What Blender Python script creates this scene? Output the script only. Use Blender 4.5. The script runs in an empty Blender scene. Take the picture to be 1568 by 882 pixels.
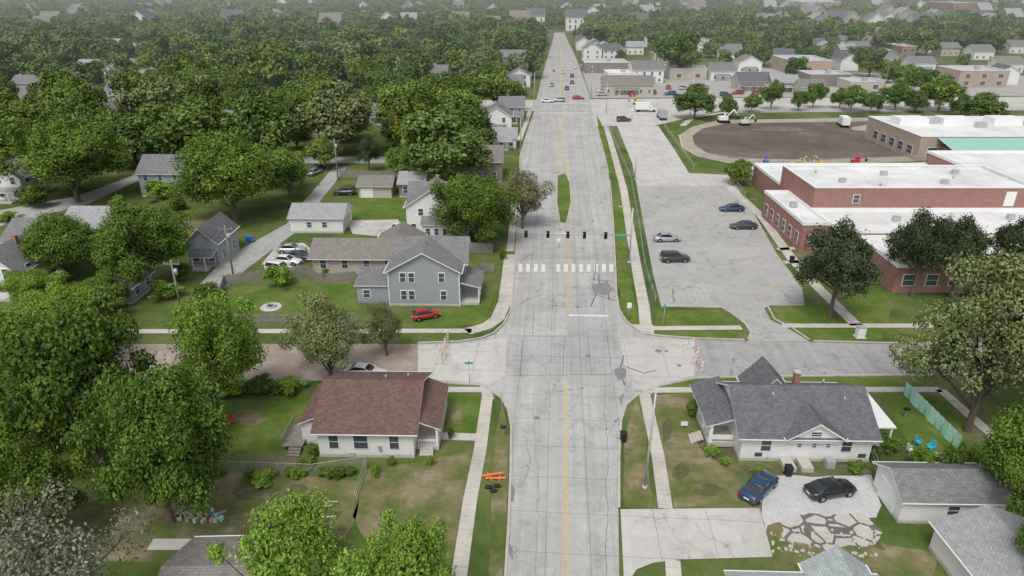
import bpy, math, random
import numpy as np
from mathutils import Vector, Matrix, noise as mnoise
from mathutils.geometry import tessellate_polygon
random.seed(7); RNG=np.random.default_rng(11)
sc=bpy.context.scene
# ------------------------------------------------------------------ survey
H=42.0; F=1045.0; PITCH=math.atan(471/1045.0); CP=math.cos(PITCH); SP=math.sin(PITCH)
def dn(v): 
    dv=v-441.0
    return F*SP+dv*CP, F*CP-dv*SP
def P(u,v,z=0.0):
    """photogrammetric: survey reading (u,v) -> true world position on the plane at height z"""
    d,n=dn(v); t=(H-z)/d
    return Vector(((u-784.0)*t, n*t, z))
def zat(Y,v):
    d,n=dn(v); return H-d*Y/n
def mpp(Y,z=0): return (Y*CP+(H-z)*SP)/F
def roadx(Y): return 3.94+0.0655*(Y-39)
# ------------------------------------------------------------------ materials
def newmat(name):
    m=bpy.data.materials.new(name); m.use_nodes=True
    nt=m.node_tree; b=nt.nodes['Principled BSDF']
    b.inputs['Specular IOR Level'].default_value=0.25
    return m,nt,b
def N(nt,t,**kw):
    n=nt.nodes.new(t)
    for k,v in kw.items(): setattr(n,k,v)
    return n
def setin(nt,sock,val):
    if isinstance(val,bpy.types.NodeSocket): nt.links.new(val,sock)
    else: sock.default_value=val
def M(nt,op,a,b=None,c=None,clamp=False):
    n=N(nt,'ShaderNodeMath',operation=op); n.use_clamp=clamp
    setin(nt,n.inputs[0],a)
    if b is not None: setin(nt,n.inputs[1],b)
    if c is not None: setin(nt,n.inputs[2],c)
    return n.outputs[0]
def mix(nt,fac,a,b,mode='MIX'):
    n=N(nt,'ShaderNodeMix',data_type='RGBA',blend_type=mode)
    setin(nt,n.inputs[0],fac)
    for s,v in ((n.inputs[6],a),(n.inputs[7],b)):
        if isinstance(v,bpy.types.NodeSocket): nt.links.new(v,s)
        else: s.default_value=(v[0],v[1],v[2],1)
    return n.outputs[2]
def noise(nt,vec,scale,detail=3,rough=.55,out=0,dist=0):
    n=N(nt,'ShaderNodeTexNoise'); nt.links.new(vec,n.inputs['Vector'])
    n.inputs['Scale'].default_value=scale; n.inputs['Detail'].default_value=detail
    n.inputs['Roughness'].default_value=rough; n.inputs['Distortion'].default_value=dist
    return n.outputs[out]
def ramp(nt,fac,stops):
    r=N(nt,'ShaderNodeValToRGB'); nt.links.new(fac,r.inputs[0])
    el=r.color_ramp.elements
    while len(el)<len(stops): el.new(0.5)
    for e,(p,c) in zip(el,stops):
        e.position=p; e.color=(c[0],c[1],c[2],1) if not isinstance(c,(int,float)) else (c,c,c,1)
    return r.outputs[0]
def objco(nt): return N(nt,'ShaderNodeTexCoord').outputs['Object']
def scl(nt,vec,s):
    m=N(nt,'ShaderNodeMapping'); nt.links.new(vec,m.inputs[0]); m.inputs['Scale'].default_value=s
    return m.outputs[0]
def scaled(nt,col,f):
    cn=N(nt,'ShaderNodeVectorMath',operation='SCALE')
    if isinstance(col,bpy.types.NodeSocket): nt.links.new(col,cn.inputs[0])
    else: cn.inputs[0].default_value=col[:3]
    nt.links.new(f,cn.inputs['Scale']); return cn.outputs[0]
def simple(name,col,rough=.6,metal=0,var=.15,sc_=3,spec=None,coat=0):
    m,nt,b=newmat(name); co=objco(nt)
    n=noise(nt,co,sc_,3)
    nt.links.new(scaled(nt,col,M(nt,'MULTIPLY_ADD',n,2*var,1-var)),b.inputs['Base Color'])
    b.inputs['Roughness'].default_value=rough; b.inputs['Metallic'].default_value=metal
    if spec is not None: b.inputs['Specular IOR Level'].default_value=spec
    if coat: b.inputs['Coat Weight'].default_value=coat; b.inputs['Coat Roughness'].default_value=.06
    return m
def groundmat(name,stops,s1=.08,s2=1.2,amp=.5,fine=9,famp=.35,rough=.95,bump=.3):
    m,nt,b=newmat(name); co=objco(nt)
    n1=noise(nt,co,s1,7,.7); c=ramp(nt,n1,stops)
    n2=noise(nt,co,s2,5,.6); n3=noise(nt,co,fine,2,.6)
    f=M(nt,'ADD',M(nt,'MULTIPLY_ADD',n2,amp,1-amp/2),M(nt,'MULTIPLY_ADD',n3,famp,-famp/2))
    nt.links.new(scaled(nt,c,f),b.inputs['Base Color']); b.inputs['Roughness'].default_value=rough
    b.inputs['Specular IOR Level'].default_value=.08
    if bump:
        bp=N(nt,'ShaderNodeBump'); bp.inputs['Strength'].default_value=bump; bp.inputs['Distance'].default_value=.15
        nt.links.new(M(nt,'ADD',n2,n3),bp.inputs['Height']); nt.links.new(bp.outputs[0],b.inputs['Normal'])
    return m
def pavemat(name,ca,cb,joint=(4.6,3.6),jdark=.7,crack=.6,streak=True,crs=.13,cw=.04,dst=3,allc=False):
    m,nt,b=newmat(name); co=objco(nt)
    n1=noise(nt,co,.1,6,.7); c=ramp(nt,n1,[(.3,ca),(.7,cb)])
    n2=noise(nt,co,1.1,5,.7); n3=noise(nt,co,14,2,.6)
    f=M(nt,'ADD',M(nt,'MULTIPLY_ADD',n2,.36,.82),M(nt,'MULTIPLY_ADD',n3,.24,-.12))
    sx=N(nt,'ShaderNodeSeparateXYZ')
    mp=N(nt,'ShaderNodeMapping'); nt.links.new(co,mp.inputs[0]); mp.inputs['Rotation'].default_value=(0,0,math.atan(.0655))
    nt.links.new(mp.outputs[0],sx.inputs[0])
    if streak:
        st=noise(nt,scl(nt,mp.outputs[0],(1.1,.025,1)),1.0,4,.65)
        f=M(nt,'MULTIPLY',f,M(nt,'MULTIPLY_ADD',st,.6,.7))
    if joint:
        # each slab was poured on a different day: slight tone change per panel
        fx=M(nt,'FLOOR',M(nt,'ADD',M(nt,'DIVIDE',sx.outputs[0],joint[1]),.5)); fy=M(nt,'FLOOR',M(nt,'ADD',M(nt,'DIVIDE',sx.outputs[1],joint[0]),.5))
        cv=N(nt,'ShaderNodeCombineXYZ'); nt.links.new(fx,cv.inputs[0]); nt.links.new(fy,cv.inputs[1])
        wn_=N(nt,'ShaderNodeTexWhiteNoise'); nt.links.new(cv.outputs[0],wn_.inputs[0])
        f=M(nt,'MULTIPLY',f,M(nt,'MULTIPLY_ADD',wn_.outputs[0],.09,.955))
        wob=M(nt,'MULTIPLY_ADD',noise(nt,co,.8,2),.25,-.125)
        for o,j in ((sx.outputs[1],joint[0]),(sx.outputs[0],joint[1])):
            fr=M(nt,'FRACT',M(nt,'DIVIDE',M(nt,'ADD',o,wob),j)); d=M(nt,'ABSOLUTE',M(nt,'SUBTRACT',fr,.5))
            ln=M(nt,'LESS_THAN',d,.04/j)
            ln2=M(nt,'GREATER_THAN',d,.5-.04/j)
            f=M(nt,'MULTIPLY',f,M(nt,'SUBTRACT',1,M(nt,'MULTIPLY',ln2,1-jdark)))
    if crack:
        nz=noise(nt,co,.5,4,.6,out=1)
        vm=N(nt,'ShaderNodeVectorMath',operation='MULTIPLY_ADD'); nt.links.new(nz,vm.inputs[0]); vm.inputs[1].default_value=(dst,dst,0); nt.links.new(co,vm.inputs[2])
        vo=N(nt,'ShaderNodeTexVoronoi',feature='DISTANCE_TO_EDGE'); nt.links.new(vm.outputs[0],vo.inputs['Vector']); vo.inputs['Scale'].default_value=crs
        ln=M(nt,'LESS_THAN',vo.outputs['Distance'],cw*crs)
        if not allc:
            msk=ramp(nt,noise(nt,co,.09,2),[(.46,0.0),(.58,1.0)]); ln=M(nt,'MULTIPLY',ln,msk)
        f=M(nt,'MULTIPLY',f,M(nt,'SUBTRACT',1,M(nt,'MULTIPLY',ln,crack)))
        st=ramp(nt,noise(nt,co,.35,5,.75),[(.52,1.0),(.72,.74)])
        f=M(nt,'MULTIPLY',f,st)
    nt.links.new(scaled(nt,c,f),b.inputs['Base Color']); b.inputs['Roughness'].default_value=.9
    b.inputs['Specular IOR Level'].default_value=.15
    return m
def leafmat(name,ca,cb,dark=.6,trans=0.0,ident=.8):
    m,nt,b=newmat(name)
    oi=N(nt,'ShaderNodeObjectInfo'); ge=N(nt,'ShaderNodeNewGeometry'); co=objco(nt)
    pn=noise(nt,ge.outputs['Position'],.075,2,.6)
    t=M(nt,'ADD',M(nt,'MULTIPLY',oi.outputs['Random'],.5),M(nt,'MULTIPLY_ADD',pn,2.4,-.95),clamp=True)
    c=mix(nt,t,ca,cb)
    n=noise(nt,co,.4,3,.65)
    f=ramp(nt,n,[(.32,dark),(.66,1.3)])
    f2=M(nt,'MULTIPLY_ADD',ge.outputs['Random Per Island'],ident,1-ident*.5)
    f=M(nt,'MULTIPLY',f,f2)
    r2=M(nt,'FRACT',M(nt,'MULTIPLY',oi.outputs['Random'],17.3))
    f=M(nt,'MULTIPLY',f,M(nt,'MULTIPLY_ADD',r2,.4,.8))
    c=scaled(nt,c,f)
    nt.links.new(c,b.inputs['Base Color']); b.inputs['Roughness'].default_value=.7; b.inputs['Specular IOR Level'].default_value=.06
    if trans:
        tr=N(nt,'ShaderNodeBsdfTranslucent'); nt.links.new(c,tr.inputs[0])
        ms=N(nt,'ShaderNodeMixShader'); ms.inputs[0].default_value=trans
        nt.links.new(b.outputs[0],ms.inputs[1]); nt.links.new(tr.outputs[0],ms.inputs[2]); nt.links.new(ms.outputs[0],nt.nodes['Material Output'].inputs[0])
    return m
def roofmat(name,ca,cb):
    m,nt,b=newmat(name); uv=N(nt,'ShaderNodeTexCoord').outputs['UV']
    br=N(nt,'ShaderNodeTexBrick'); nt.links.new(uv,br.inputs[0]); br.inputs['Scale'].default_value=1.0
    br.inputs['Brick Width'].default_value=.34; br.inputs['Row Height'].default_value=.2; br.inputs['Mortar Size'].default_value=.012
    br.inputs['Color1'].default_value=(*ca,1); br.inputs['Color2'].default_value=(*cb,1)
    br.inputs['Mortar'].default_value=(ca[0]*.5,ca[1]*.5,ca[2]*.5,1); br.inputs['Bias'].default_value=0
    n=noise(nt,uv,.6,5,.7); n2=noise(nt,scl(nt,uv,(4,.4,1)),1,3)
    f=M(nt,'ADD',M(nt,'MULTIPLY_ADD',n,.6,.7),M(nt,'MULTIPLY_ADD',n2,.25,-.12))
    nt.links.new(scaled(nt,br.outputs[0],f),b.inputs['Base Color']); b.inputs['Roughness'].default_value=.9
    b.inputs['Specular IOR Level'].default_value=.1
    return m
def sidingmat(name,col,step=.18):
    m,nt,b=newmat(name); co=objco(nt); s=N(nt,'ShaderNodeSeparateXYZ'); nt.links.new(co,s.inputs[0])
    fr=M(nt,'FRACT',M(nt,'DIVIDE',s.outputs[2],step))
    f=M(nt,'MULTIPLY_ADD',M(nt,'GREATER_THAN',fr,.16),.2,.8)
    f=M(nt,'MULTIPLY',f,M(nt,'MULTIPLY_ADD',noise(nt,co,.9,5,.65),.24,.88))
    foot_tone=ramp(nt,s.outputs[2],[(0.0,.72),(.6,1.0)])  # siding colour gets darker towards the bottom of the wall
    f=M(nt,'MULTIPLY',f,foot_tone)
    nt.links.new(scaled(nt,col,f),b.inputs['Base Color']); b.inputs['Roughness'].default_value=.6
    return m
def brickmat(name,ca,cb):
    m,nt,b=newmat(name); co=objco(nt); s=N(nt,'ShaderNodeSeparateXYZ'); nt.links.new(co,s.inputs[0])
    cmb=N(nt,'ShaderNodeCombineXYZ'); nt.links.new(M(nt,'ADD',s.outputs[0],s.outputs[1]),cmb.inputs[0]); nt.links.new(s.outputs[2],cmb.inputs[1])
    br=N(nt,'ShaderNodeTexBrick'); nt.links.new(cmb.outputs[0],br.inputs[0]); br.inputs['Scale'].default_value=1
    br.inputs['Brick Width'].default_value=.4; br.inputs['Row Height'].default_value=.15; br.inputs['Mortar Size'].default_value=.012
    br.inputs['Color1'].default_value=(*ca,1); br.inputs['Color2'].default_value=(*cb,1); br.inputs['Mortar'].default_value=(.35,.3,.27,1)
    f=M(nt,'MULTIPLY_ADD',noise(nt,co,.5,4),.4,.8)
    nt.links.new(scaled(nt,br.outputs[0],f),b.inputs['Base Color']); b.inputs['Roughness'].default_value=.85
    return m
MT={}
MT['ground']=groundmat('grass_ground',[(.36,(.065,.105,.028)),(.47,(.10,.145,.038)),(.56,(.145,.17,.06)),(.66,(.23,.19,.12))],s1=.07)
MT['lawn']=groundmat('lawn_green',[(.36,(.075,.135,.025)),(.5,(.115,.175,.035)),(.6,(.165,.195,.06)),(.7,(.21,.19,.10))],s1=.2,fine=10,famp=.6)
MT['drylawn']=groundmat('lawn_dry',[(.34,(.085,.13,.035)),(.45,(.14,.16,.055)),(.53,(.21,.185,.095)),(.62,(.30,.25,.165))],s1=.2,fine=10,famp=.6)
MT['dirt']=groundmat('dirt_field',[(.35,(.115,.095,.08)),(.5,(.15,.125,.105)),(.65,(.20,.17,.145))],s1=.06,s2=.6,fine=3)
MT['tandirt']=groundmat('tan_dirt',[(.3,(.34,.29,.23)),(.7,(.47,.41,.34))],s1=.2)
MT['gravel']=groundmat('gravel',[(.3,(.46,.46,.45)),(.7,(.62,.62,.61))],s1=.3,s2=2.5,fine=14,famp=.7)
MT['mulch']=groundmat('garden_soil',[(.36,(.12,.10,.06)),(.5,(.11,.13,.05)),(.62,(.22,.17,.12))],s1=.6,s2=3)
MT['westroad']=groundmat('brick_dirt_road',[(.36,(.28,.22,.175)),(.5,(.35,.28,.23)),(.62,(.45,.39,.33))],s1=.16,s2=1.5,amp=.4)
MT['road']=pavemat('road_concrete',(.40,.39,.37),(.49,.475,.45),crack=.5)
MT['road2']=pavemat('road_resurfaced',(.37,.36,.345),(.45,.44,.42),joint=(6.5,3.6),crack=.5)
MT['conc']=pavemat('pale_concrete',(.50,.48,.44),(.58,.56,.52),joint=(4.6,4.6),crack=.4,streak=False)
MT['asph']=pavemat('worn_asphalt',(.33,.325,.315),(.40,.395,.38),joint=None,crack=.45,crs=.2)
MT['lot']=pavemat('lot_asphalt',(.385,.375,.355),(.46,.445,.42),joint=None,crack=.5,streak=False,crs=.22)
MT['walk']=pavemat('sidewalk_concrete',(.50,.46,.40),(.61,.57,.51),joint=(1.5,40),crack=.3,streak=False,crs=.4,jdark=.8)
MT['slab']=pavemat('broken_slab',(.48,.44,.39),(.58,.54,.49),joint=None,crack=.7,streak=False,crs=.6,cw=.1,dst=.5,allc=True)
MT['kerb']=simple('kerb_concrete',(.50,.46,.41),.9,var=.35,sc_=.8)
MT['tar']=simple('tar_sealant',(.15,.148,.145),.7,var=.4,sc_=1.5)
MT['hair']=simple('hairline_crack',(.24,.235,.22),.9,var=.4,sc_=1.5)
MT['patch']=simple('asphalt_patch',(.24,.235,.23),.9,var=.4,sc_=1)
def paintm(name,col,thr=.38):
    m,nt,b=newmat(name); co=objco(nt)
    n=noise(nt,co,3.5,5,.75); fac=ramp(nt,n,[(thr,0.0),(thr+.16,1.0)])
    nt.links.new(mix(nt,fac,(.43,.42,.40),col),b.inputs['Base Color']); b.inputs['Roughness'].default_value=.7
    return m
MT['white_paint']=paintm('white_road_paint',(.80,.80,.78))
MT['yellow_paint']=paintm('yellow_road_paint',(.68,.47,.12),.36)
MT['faded_paint']=paintm('faded_road_paint',(.62,.60,.54),.46)
MT['bark']=simple('bark',(.14,.115,.09),.9,var=.4)
MT['leaf']=leafmat('foliage_green',(.085,.155,.028),(.165,.245,.045),trans=.15)
MT['leafd']=leafmat('foliage_deep',(.075,.13,.034),(.13,.185,.05))
MT['mleaf']=leafmat('foliage_canopy',(.095,.165,.036),(.185,.255,.058))
MT['bright']=leafmat('foliage_bright',(.20,.325,.045),(.22,.34,.06),dark=.6,trans=.2,ident=.7)
MT['willow']=leafmat('foliage_greygreen',(.155,.19,.075),(.20,.225,.095),dark=.65)
MT['pale']=leafmat('foliage_pale',(.24,.245,.165),(.26,.26,.18),dark=.65)
MT['yellow']=leafmat('foliage_yellow',(.40,.35,.05),(.32,.31,.06))
MT['pine']=leafmat('foliage_pine',(.062,.082,.038),(.08,.10,.05))
MT['brownleaf']=leafmat('foliage_budding',(.23,.215,.11),(.25,.235,.12))
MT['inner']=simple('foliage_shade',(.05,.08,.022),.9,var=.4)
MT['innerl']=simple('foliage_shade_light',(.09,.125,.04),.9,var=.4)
MT['white']=sidingmat('white_siding',(.80,.80,.78)); MT['grey_s']=sidingmat('grey_siding',(.34,.365,.385))
MT['blue_s']=sidingmat('bluegrey_siding',(.31,.35,.39)); MT['tan_s']=sidingmat('tan_siding',(.52,.47,.40)); MT['brown_s']=sidingmat('brown_siding',(.26,.23,.20))
MT['trim']=simple('white_trim',(.80,.80,.78),.5,var=.06)
MT['glass']=simple('window_glass',(.07,.085,.10),.12,var=.3,spec=.8)
MT['door']=simple('door_paint',(.35,.3,.27),.5)
MT['rbrown']=roofmat('brown_shingles',(.155,.095,.08),(.215,.14,.12))
MT['rgrey']=roofmat('grey_shingles',(.19,.187,.187),(.26,.257,.255))
MT['rdark']=roofmat('dark_shingles',(.125,.13,.14),(.18,.185,.197))
MT['rlight']=roofmat('light_shingles',(.32,.325,.325),(.41,.415,.415))
MT['rtan']=roofmat('weathered_shingles',(.22,.20,.18),(.29,.265,.24))
MT['rgreen']=roofmat('greygreen_shingles',(.36,.40,.39),(.46,.50,.49))
MT['brick']=brickmat('red_brick',(.30,.13,.10),(.37,.18,.14)); MT['brick2']=brickmat('tan_brick',(.42,.32,.25),(.49,.39,.31))
MT['flat']=groundmat('membrane_roof',[(.35,(.58,.58,.56)),(.5,(.68,.68,.665)),(.62,(.77,.77,.76))],s1=.12,s2=.5,amp=.18,fine=3,famp=.08,rough=.7,bump=0)
MT['flatg']=groundmat('grey_flat_roof',[(.3,(.42,.42,.42)),(.7,(.58,.58,.58))],s1=.1,s2=.5,amp=.2,fine=3,famp=.1,bump=0)
MT['teal']=simple('teal_metal_roof',(.32,.52,.47),.5,var=.15)
MT['wood']=simple('fence_wood',(.28,.25,.215),.9,var=.4,sc_=2); MT['woodl']=simple('pale_wood',(.50,.40,.30),.85,var=.3)
MT['metal']=simple('galvanised_steel',(.50,.51,.52),.45,metal=.4,var=.1); MT['black']=simple('black_plastic',(.025,.025,.025),.45)
MT['rubber']=simple('tyre_rubber',(.03,.03,.03),.85); MT['rim']=simple('wheel_rim',(.45,.45,.47),.3,metal=.8)
MT['carglass']=simple('car_glass',(.025,.03,.035),.08,var=.1,spec=1.0)
MT['lampr']=simple('tail_lamp',(.5,.02,.02),.2); MT['lampw']=simple('head_lamp',(.75,.75,.75),.15)
MT['orange']=simple('safety_orange',(.80,.20,.07),.5); MT['mint']=simple('mint_fabric',(.45,.78,.62),.7,var=.12); MT['signg']=simple('sign_green',(.04,.38,.28),.5)
MT['cyan']=simple('cyan_plastic',(.06,.50,.60),.4); MT['red']=simple('red_plastic',(.5,.05,.05),.4); MT['yel']=simple('machine_yellow',(.70,.46,.07),.5)
MT['bluep']=simple('blue_plastic',(.05,.17,.50),.5); MT['rubberblue']=simple('play_surface',(.17,.22,.28),.8); MT['stone']=simple('stone',(.50,.47,.43),.85,var=.3)
for k,c in dict(c_blue=(.02,.055,.13),c_black=(.018,.018,.02),c_red=(.40,.025,.025),c_white=(.78,.78,.78),c_silver=(.45,.46,.47),c_navy=(.03,.06,.15),c_dark=(.05,.053,.057),c_tan=(.4,.36,.3)).items():
    MT[k]=simple('car_paint_'+k[2:],c,.28,metal=.1 if k!='c_silver' else .4,var=.04,spec=.5,coat=.6)
m,nt,b=newmat('chain_link'); co=objco(nt); s=N(nt,'ShaderNodeSeparateXYZ'); nt.links.new(co,s.inputs[0])
hx=M(nt,'ADD',s.outputs[0],s.outputs[1])
a=M(nt,'FRACT',M(nt,'MULTIPLY',M(nt,'ADD',hx,s.outputs[2]),9)); c_=M(nt,'FRACT',M(nt,'MULTIPLY',M(nt,'SUBTRACT',hx,s.outputs[2]),9))
w_=M(nt,'MAXIMUM',M(nt,'LESS_THAN',a,.14),M(nt,'LESS_THAN',c_,.14))
tr=N(nt,'ShaderNodeBsdfTransparent'); ms=N(nt,'ShaderNodeMixShader'); nt.links.new(w_,ms.inputs[0]); nt.links.new(tr.outputs[0],ms.inputs[1]); nt.links.new(b.outputs[0],ms.inputs[2])
b.inputs['Base Color'].default_value=(.35,.36,.36,1); nt.links.new(ms.outputs[0],nt.nodes['Material Output'].inputs[0]); MT['chain']=m
# ------------------------------------------------------------------ builders
def link(o,parent=None):
    sc.collection.objects.link(o)
    if parent: o.parent=parent
    return o
class MB:
    def __init__(s): s.v=[];s.f=[];s.m=[];s.uv=[];s.mats=[];s.smooth=[]
    def mi(s,k):
        if k not in s.mats: s.mats.append(k)
        return s.mats.index(k)
    def face(s,pts,mat,uv=None,sm=False):
        i=len(s.v); s.v+= [tuple(p) for p in pts]; s.f.append(tuple(range(i,i+len(pts)))); s.m.append(s.mi(mat))
        s.uv.append(uv or [(0,0)]*len(pts)); s.smooth.append(sm)
    def box(s,c,d,mat,rz=0,top=None):
        x,y,z=d[0]/2,d[1]/2,d[2]/2; ca,sa=math.cos(rz),math.sin(rz)
        p=[(c[0]+a*x*ca-b_*y*sa,c[1]+a*x*sa+b_*y*ca,c[2]+e*z) for e in(-1,1) for a,b_ in((-1,-1),(1,-1),(1,1),(-1,1))]
        i=len(s.v); s.v+=p; k=s.mi(mat)
        for n,f in enumerate(((3,2,1,0),(4,5,6,7),(0,1,5,4),(1,2,6,5),(2,3,7,6),(3,0,4,7))):
            s.f.append(tuple(i+j for j in f)); s.m.append(s.mi(top) if (top and n==1) else k); s.uv.append([(0,0)]*4); s.smooth.append(False)
    def cyl(s,a,b_,r0,r1,n,mat,caps=True,sm=True):
        a=Vector(a);b_=Vector(b_); d=(b_-a)
        if d.length<1e-5: return
        d.normalize(); t=d.orthogonal().normalized(); w=d.cross(t); i=len(s.v); k=s.mi(mat)
        for c,r in((a,r0),(b_,r1)):
            for j in range(n):
                q=c+(t*math.cos(j*2*math.pi/n)+w*math.sin(j*2*math.pi/n))*r; s.v.append(tuple(q))
        for j in range(n):
            s.f.append((i+j,i+(j+1)%n,i+n+(j+1)%n,i+n+j)); s.m.append(k); s.uv.append([(0,0)]*4); s.smooth.append(sm)
        if caps:
            s.f.append(tuple(i+n-1-j for j in range(n))); s.f.append(tuple(i+n+j for j in range(n)))
            for _ in(0,1): s.m.append(k); s.uv.append([(0,0)]*n); s.smooth.append(False)
    def loft(s,rings,mat,caps=True,sm=True):
        i=len(s.v); n=len(rings[0]); k=s.mi(mat)
        for r in rings: s.v+=[tuple(p) for p in r]
        for a in range(len(rings)-1):
            for j in range(n):
                s.f.append((i+a*n+j,i+a*n+(j+1)%n,i+(a+1)*n+(j+1)%n,i+(a+1)*n+j)); s.m.append(k); s.uv.append([(0,0)]*4); s.smooth.append(sm)
        if caps:
            s.f.append(tuple(i+n-1-j for j in range(n))); s.f.append(tuple(i+(len(rings)-1)*n+j for j in range(n)))
            for _ in(0,1): s.m.append(k); s.uv.append([(0,0)]*n); s.smooth.append(False)
    def mesh(s,name):
        me=bpy.data.meshes.new(name); me.from_pydata(s.v,[],s.f)
        for k in s.mats: me.materials.append(MT[k])
        me.polygons.foreach_set('material_index',s.m); me.polygons.foreach_set('use_smooth',s.smooth)
        u=me.uv_layers.new(name='UVMap'); u.data.foreach_set('uv',[c for f in s.uv for p in f for c in p])
        me.update(); return me
class Grp:
    def __init__(s,name,loc=(0,0,0),rz=0):
        s.e=link(bpy.data.objects.new(name,None)); s.e.location=loc; s.e.rotation_euler=(0,0,rz); s.e.empty_display_size=.3; s.p={}
    def part(s,n):
        if n not in s.p: s.p[n]=MB()
        return s.p[n]
    def done(s):
        for n,mb in s.p.items():
            if mb.v: link(bpy.data.objects.new(n,mb.mesh(n)),s.e)
        return s.e
def single(name,mb,loc=(0,0,0),rz=0):
    o=link(bpy.data.objects.new(name,mb.mesh(name))); o.location=loc; o.rotation_euler=(0,0,rz); return o
def inst(name,me,loc,rz=0,scale=(1,1,1),parent=None):
    o=link(bpy.data.objects.new(name,me),parent); o.location=loc; o.rotation_euler=(0,0,rz); o.scale=scale; return o
def poly(name,px,z,mat,mesh_only=None,wob=0):
    pts=[P(u,v) for u,v in px]
    if wob:   # ragged natural edge
        q=[]
        for a,b_ in zip(pts,pts[1:]+pts[:1]):
            n=max(1,min(40,int((b_-a).length/.8)))
            for i in range(n):
                p=a.lerp(b_,i/n); w1=mnoise.noise_vector(p*.35)*wob+mnoise.noise_vector(p*1.4)*wob*.5; q.append(Vector((p.x+w1.x,p.y+w1.y,0)))
        pts=q
    tri=tessellate_polygon([pts]); mb=mesh_only or MB()
    for t in tri:
        q=[(pts[i].x,pts[i].y,z) for i in t]
        a=(q[1][0]-q[0][0])*(q[2][1]-q[0][1])-(q[1][1]-q[0][1])*(q[2][0]-q[0][0])
        mb.face(q if a>0 else q[::-1],mat)
    if mesh_only is None: return single(name,mb)
def ribbon(mb,pts,w,z,mat,h=0,wig=0):
    """flat (h=0) or raised strip along world points"""
    pts=[Vector((p[0],p[1],0)) for p in pts]
    if wig:
        q=[]
        for a,b_ in zip(pts,pts[1:]):
            n=max(2,int((b_-a).length/.6))
            for i in range(n): 
                p=a.lerp(b_,i/n); nn=mnoise.noise_vector(p*.7)*wig+mnoise.noise_vector(p*2.3)*wig*.4; q.append(Vector((p.x+nn.x,p.y+nn.y,0)))
        q.append(pts[-1]); pts=q
    L=[];R=[]
    for i,p in enumerate(pts):
        a=pts[max(i-1,0)]; b_=pts[min(i+1,len(pts)-1)]; d=(b_-a).normalized(); n=Vector((-d.y,d.x,0))*w/2
        L.append(p+n);R.append(p-n)
    for i in range(len(pts)-1):
        q=[R[i],R[i+1],L[i+1],L[i]]
        mb.face([(a.x,a.y,z+h) for a in q],mat)
        if h:
            for a,b_ in((R[i],R[i+1]),(L[i+1],L[i])): mb.face([(a.x,a.y,z-.02),(b_.x,b_.y,z-.02),(b_.x,b_.y,z+h),(a.x,a.y,z+h)],mat)
def W(px): return [P(u,v) for u,v in px]
# ------------------------------------------------------------------ ground & roads
mb=MB(); S=6000; mb.face([(-S,-500,0),(S,-500,0),(S,S*1.6,0),(-S,S*1.6,0)],'ground'); single('ground',mb)
main=[(756,1100),(775,882),(780,800),(783,720),(784,655),(779,628),(768,608),(752,597),(735,589),(640,583),(640,527),(700,525),(735,520),(757,512),(772,498),(782,480),(786,455),(789,410),(793,350),(797,300),(797,260),(797,240),(803,215),(812,190),(818,172),(822,150),(830,120),(838,90),(845,68),(849,50),(864,50),(872,68),(882,90),(893,120),(903,150),(908,175),(916,200),(925,235),(932,265),(934,290),(938,340),(941,400),(943,450),(947,475),(958,494),(978,508),(1000,515),(1065,520),(1065,578),(1010,590),(978,602),(958,620),(950,645),(947,700),(947,780),(948,882),(970,1100)]
poly('main_road',main,.02,'road')
poly('east_street',[(1065,520),(1150,523),(1240,524),(1350,527),(1900,530),(1900,574),(1568,573),(1300,574),(1100,577),(1065,578)],.024,'asph')
poly('west_street',[(640,527),(640,583),(300,583),(-700,583),(-700,527)],.024,'westroad')
mb=MB(); 
poly('',[(780,514),(945,514),(951,545),(956,573),(776,576)],.03,'road2',mb)
poly('',[(867,440),(942,440),(944,480),(946,512),(866,512)],.03,'road2',mb)
poly('',[(797,340),(852,345),(852,395),(791,400)],.03,'road2',mb)
single('road_resurfaced_patch',mb)
mb=MB()
poly('',[(640,529),(705,527),(740,522),(776,517),(773,576),(748,590),(735,586),(640,581)],.034,'conc',mb)
poly('',[(952,517),(1000,518),(1063,522),(1063,576),(1010,588),(978,598),(962,590),(956,560)],.034,'conc',mb)
single('concrete_apron',mb)
poly('parking_lot',[(975,285),(1128,285),(1150,318),(1190,390),(1228,440),(1232,468),(1180,468),(1170,472),(1180,490),(1210,505),(1240,523.5),(1145,523),(1150,510),(1140,495),(1120,480),(1105,470),(1012,468),(1000,420),(985,340)],.028,'lot')
poly('driveway_north',[(945,193),(1008,193),(1030,225),(1055,265),(1115,268),(1128,285),(975,285),(968,250)],.026,'conc')
poly('cross_street',[(-400,160),(700,154),(1100,150),(2200,146),(2200,168),(1100,170),(1000,193),(905,193),(905,168),(820,170),(700,170),(-400,175)],.016,'conc')
poly('commercial_lot',[(888,98),(1040,98),(1330,112),(1700,118),(1700,146),(905,150)],.010,'lot')
poly('driveway',[(950,780),(1163,778),(1183,853),(1040,857),(1000,862),(975,872),(956,900)],.028,'conc')
poly('gravel_driveway',[(1158,738),(1170,730),(1215,727),(1262,731),(1330,726),(1341,750),(1350,775),(1342,792),(1260,796),(1190,800),(1176,806),(1172,815)],.022,'gravel',wob=.3)
poly('broken_concrete_slab',[(1195,797),(1240,789),(1325,785),(1333,798),(1352,815),(1335,838),(1300,836),(1270,846),(1230,832),(1195,828),(1201,812)],.032,'slab',wob=.3)
poly('dirt_yard',[(1183,822),(1240,838),(1335,834),(1400,860),(1385,895),(1300,880),(1190,875)],.014,'drylawn',wob=.6)
poly('alley',[(300,442),(345,395),(440,342),(462,312),(512,255),(532,255),(485,315),(460,350),(380,410),(345,442)],.02,'lot')
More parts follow.
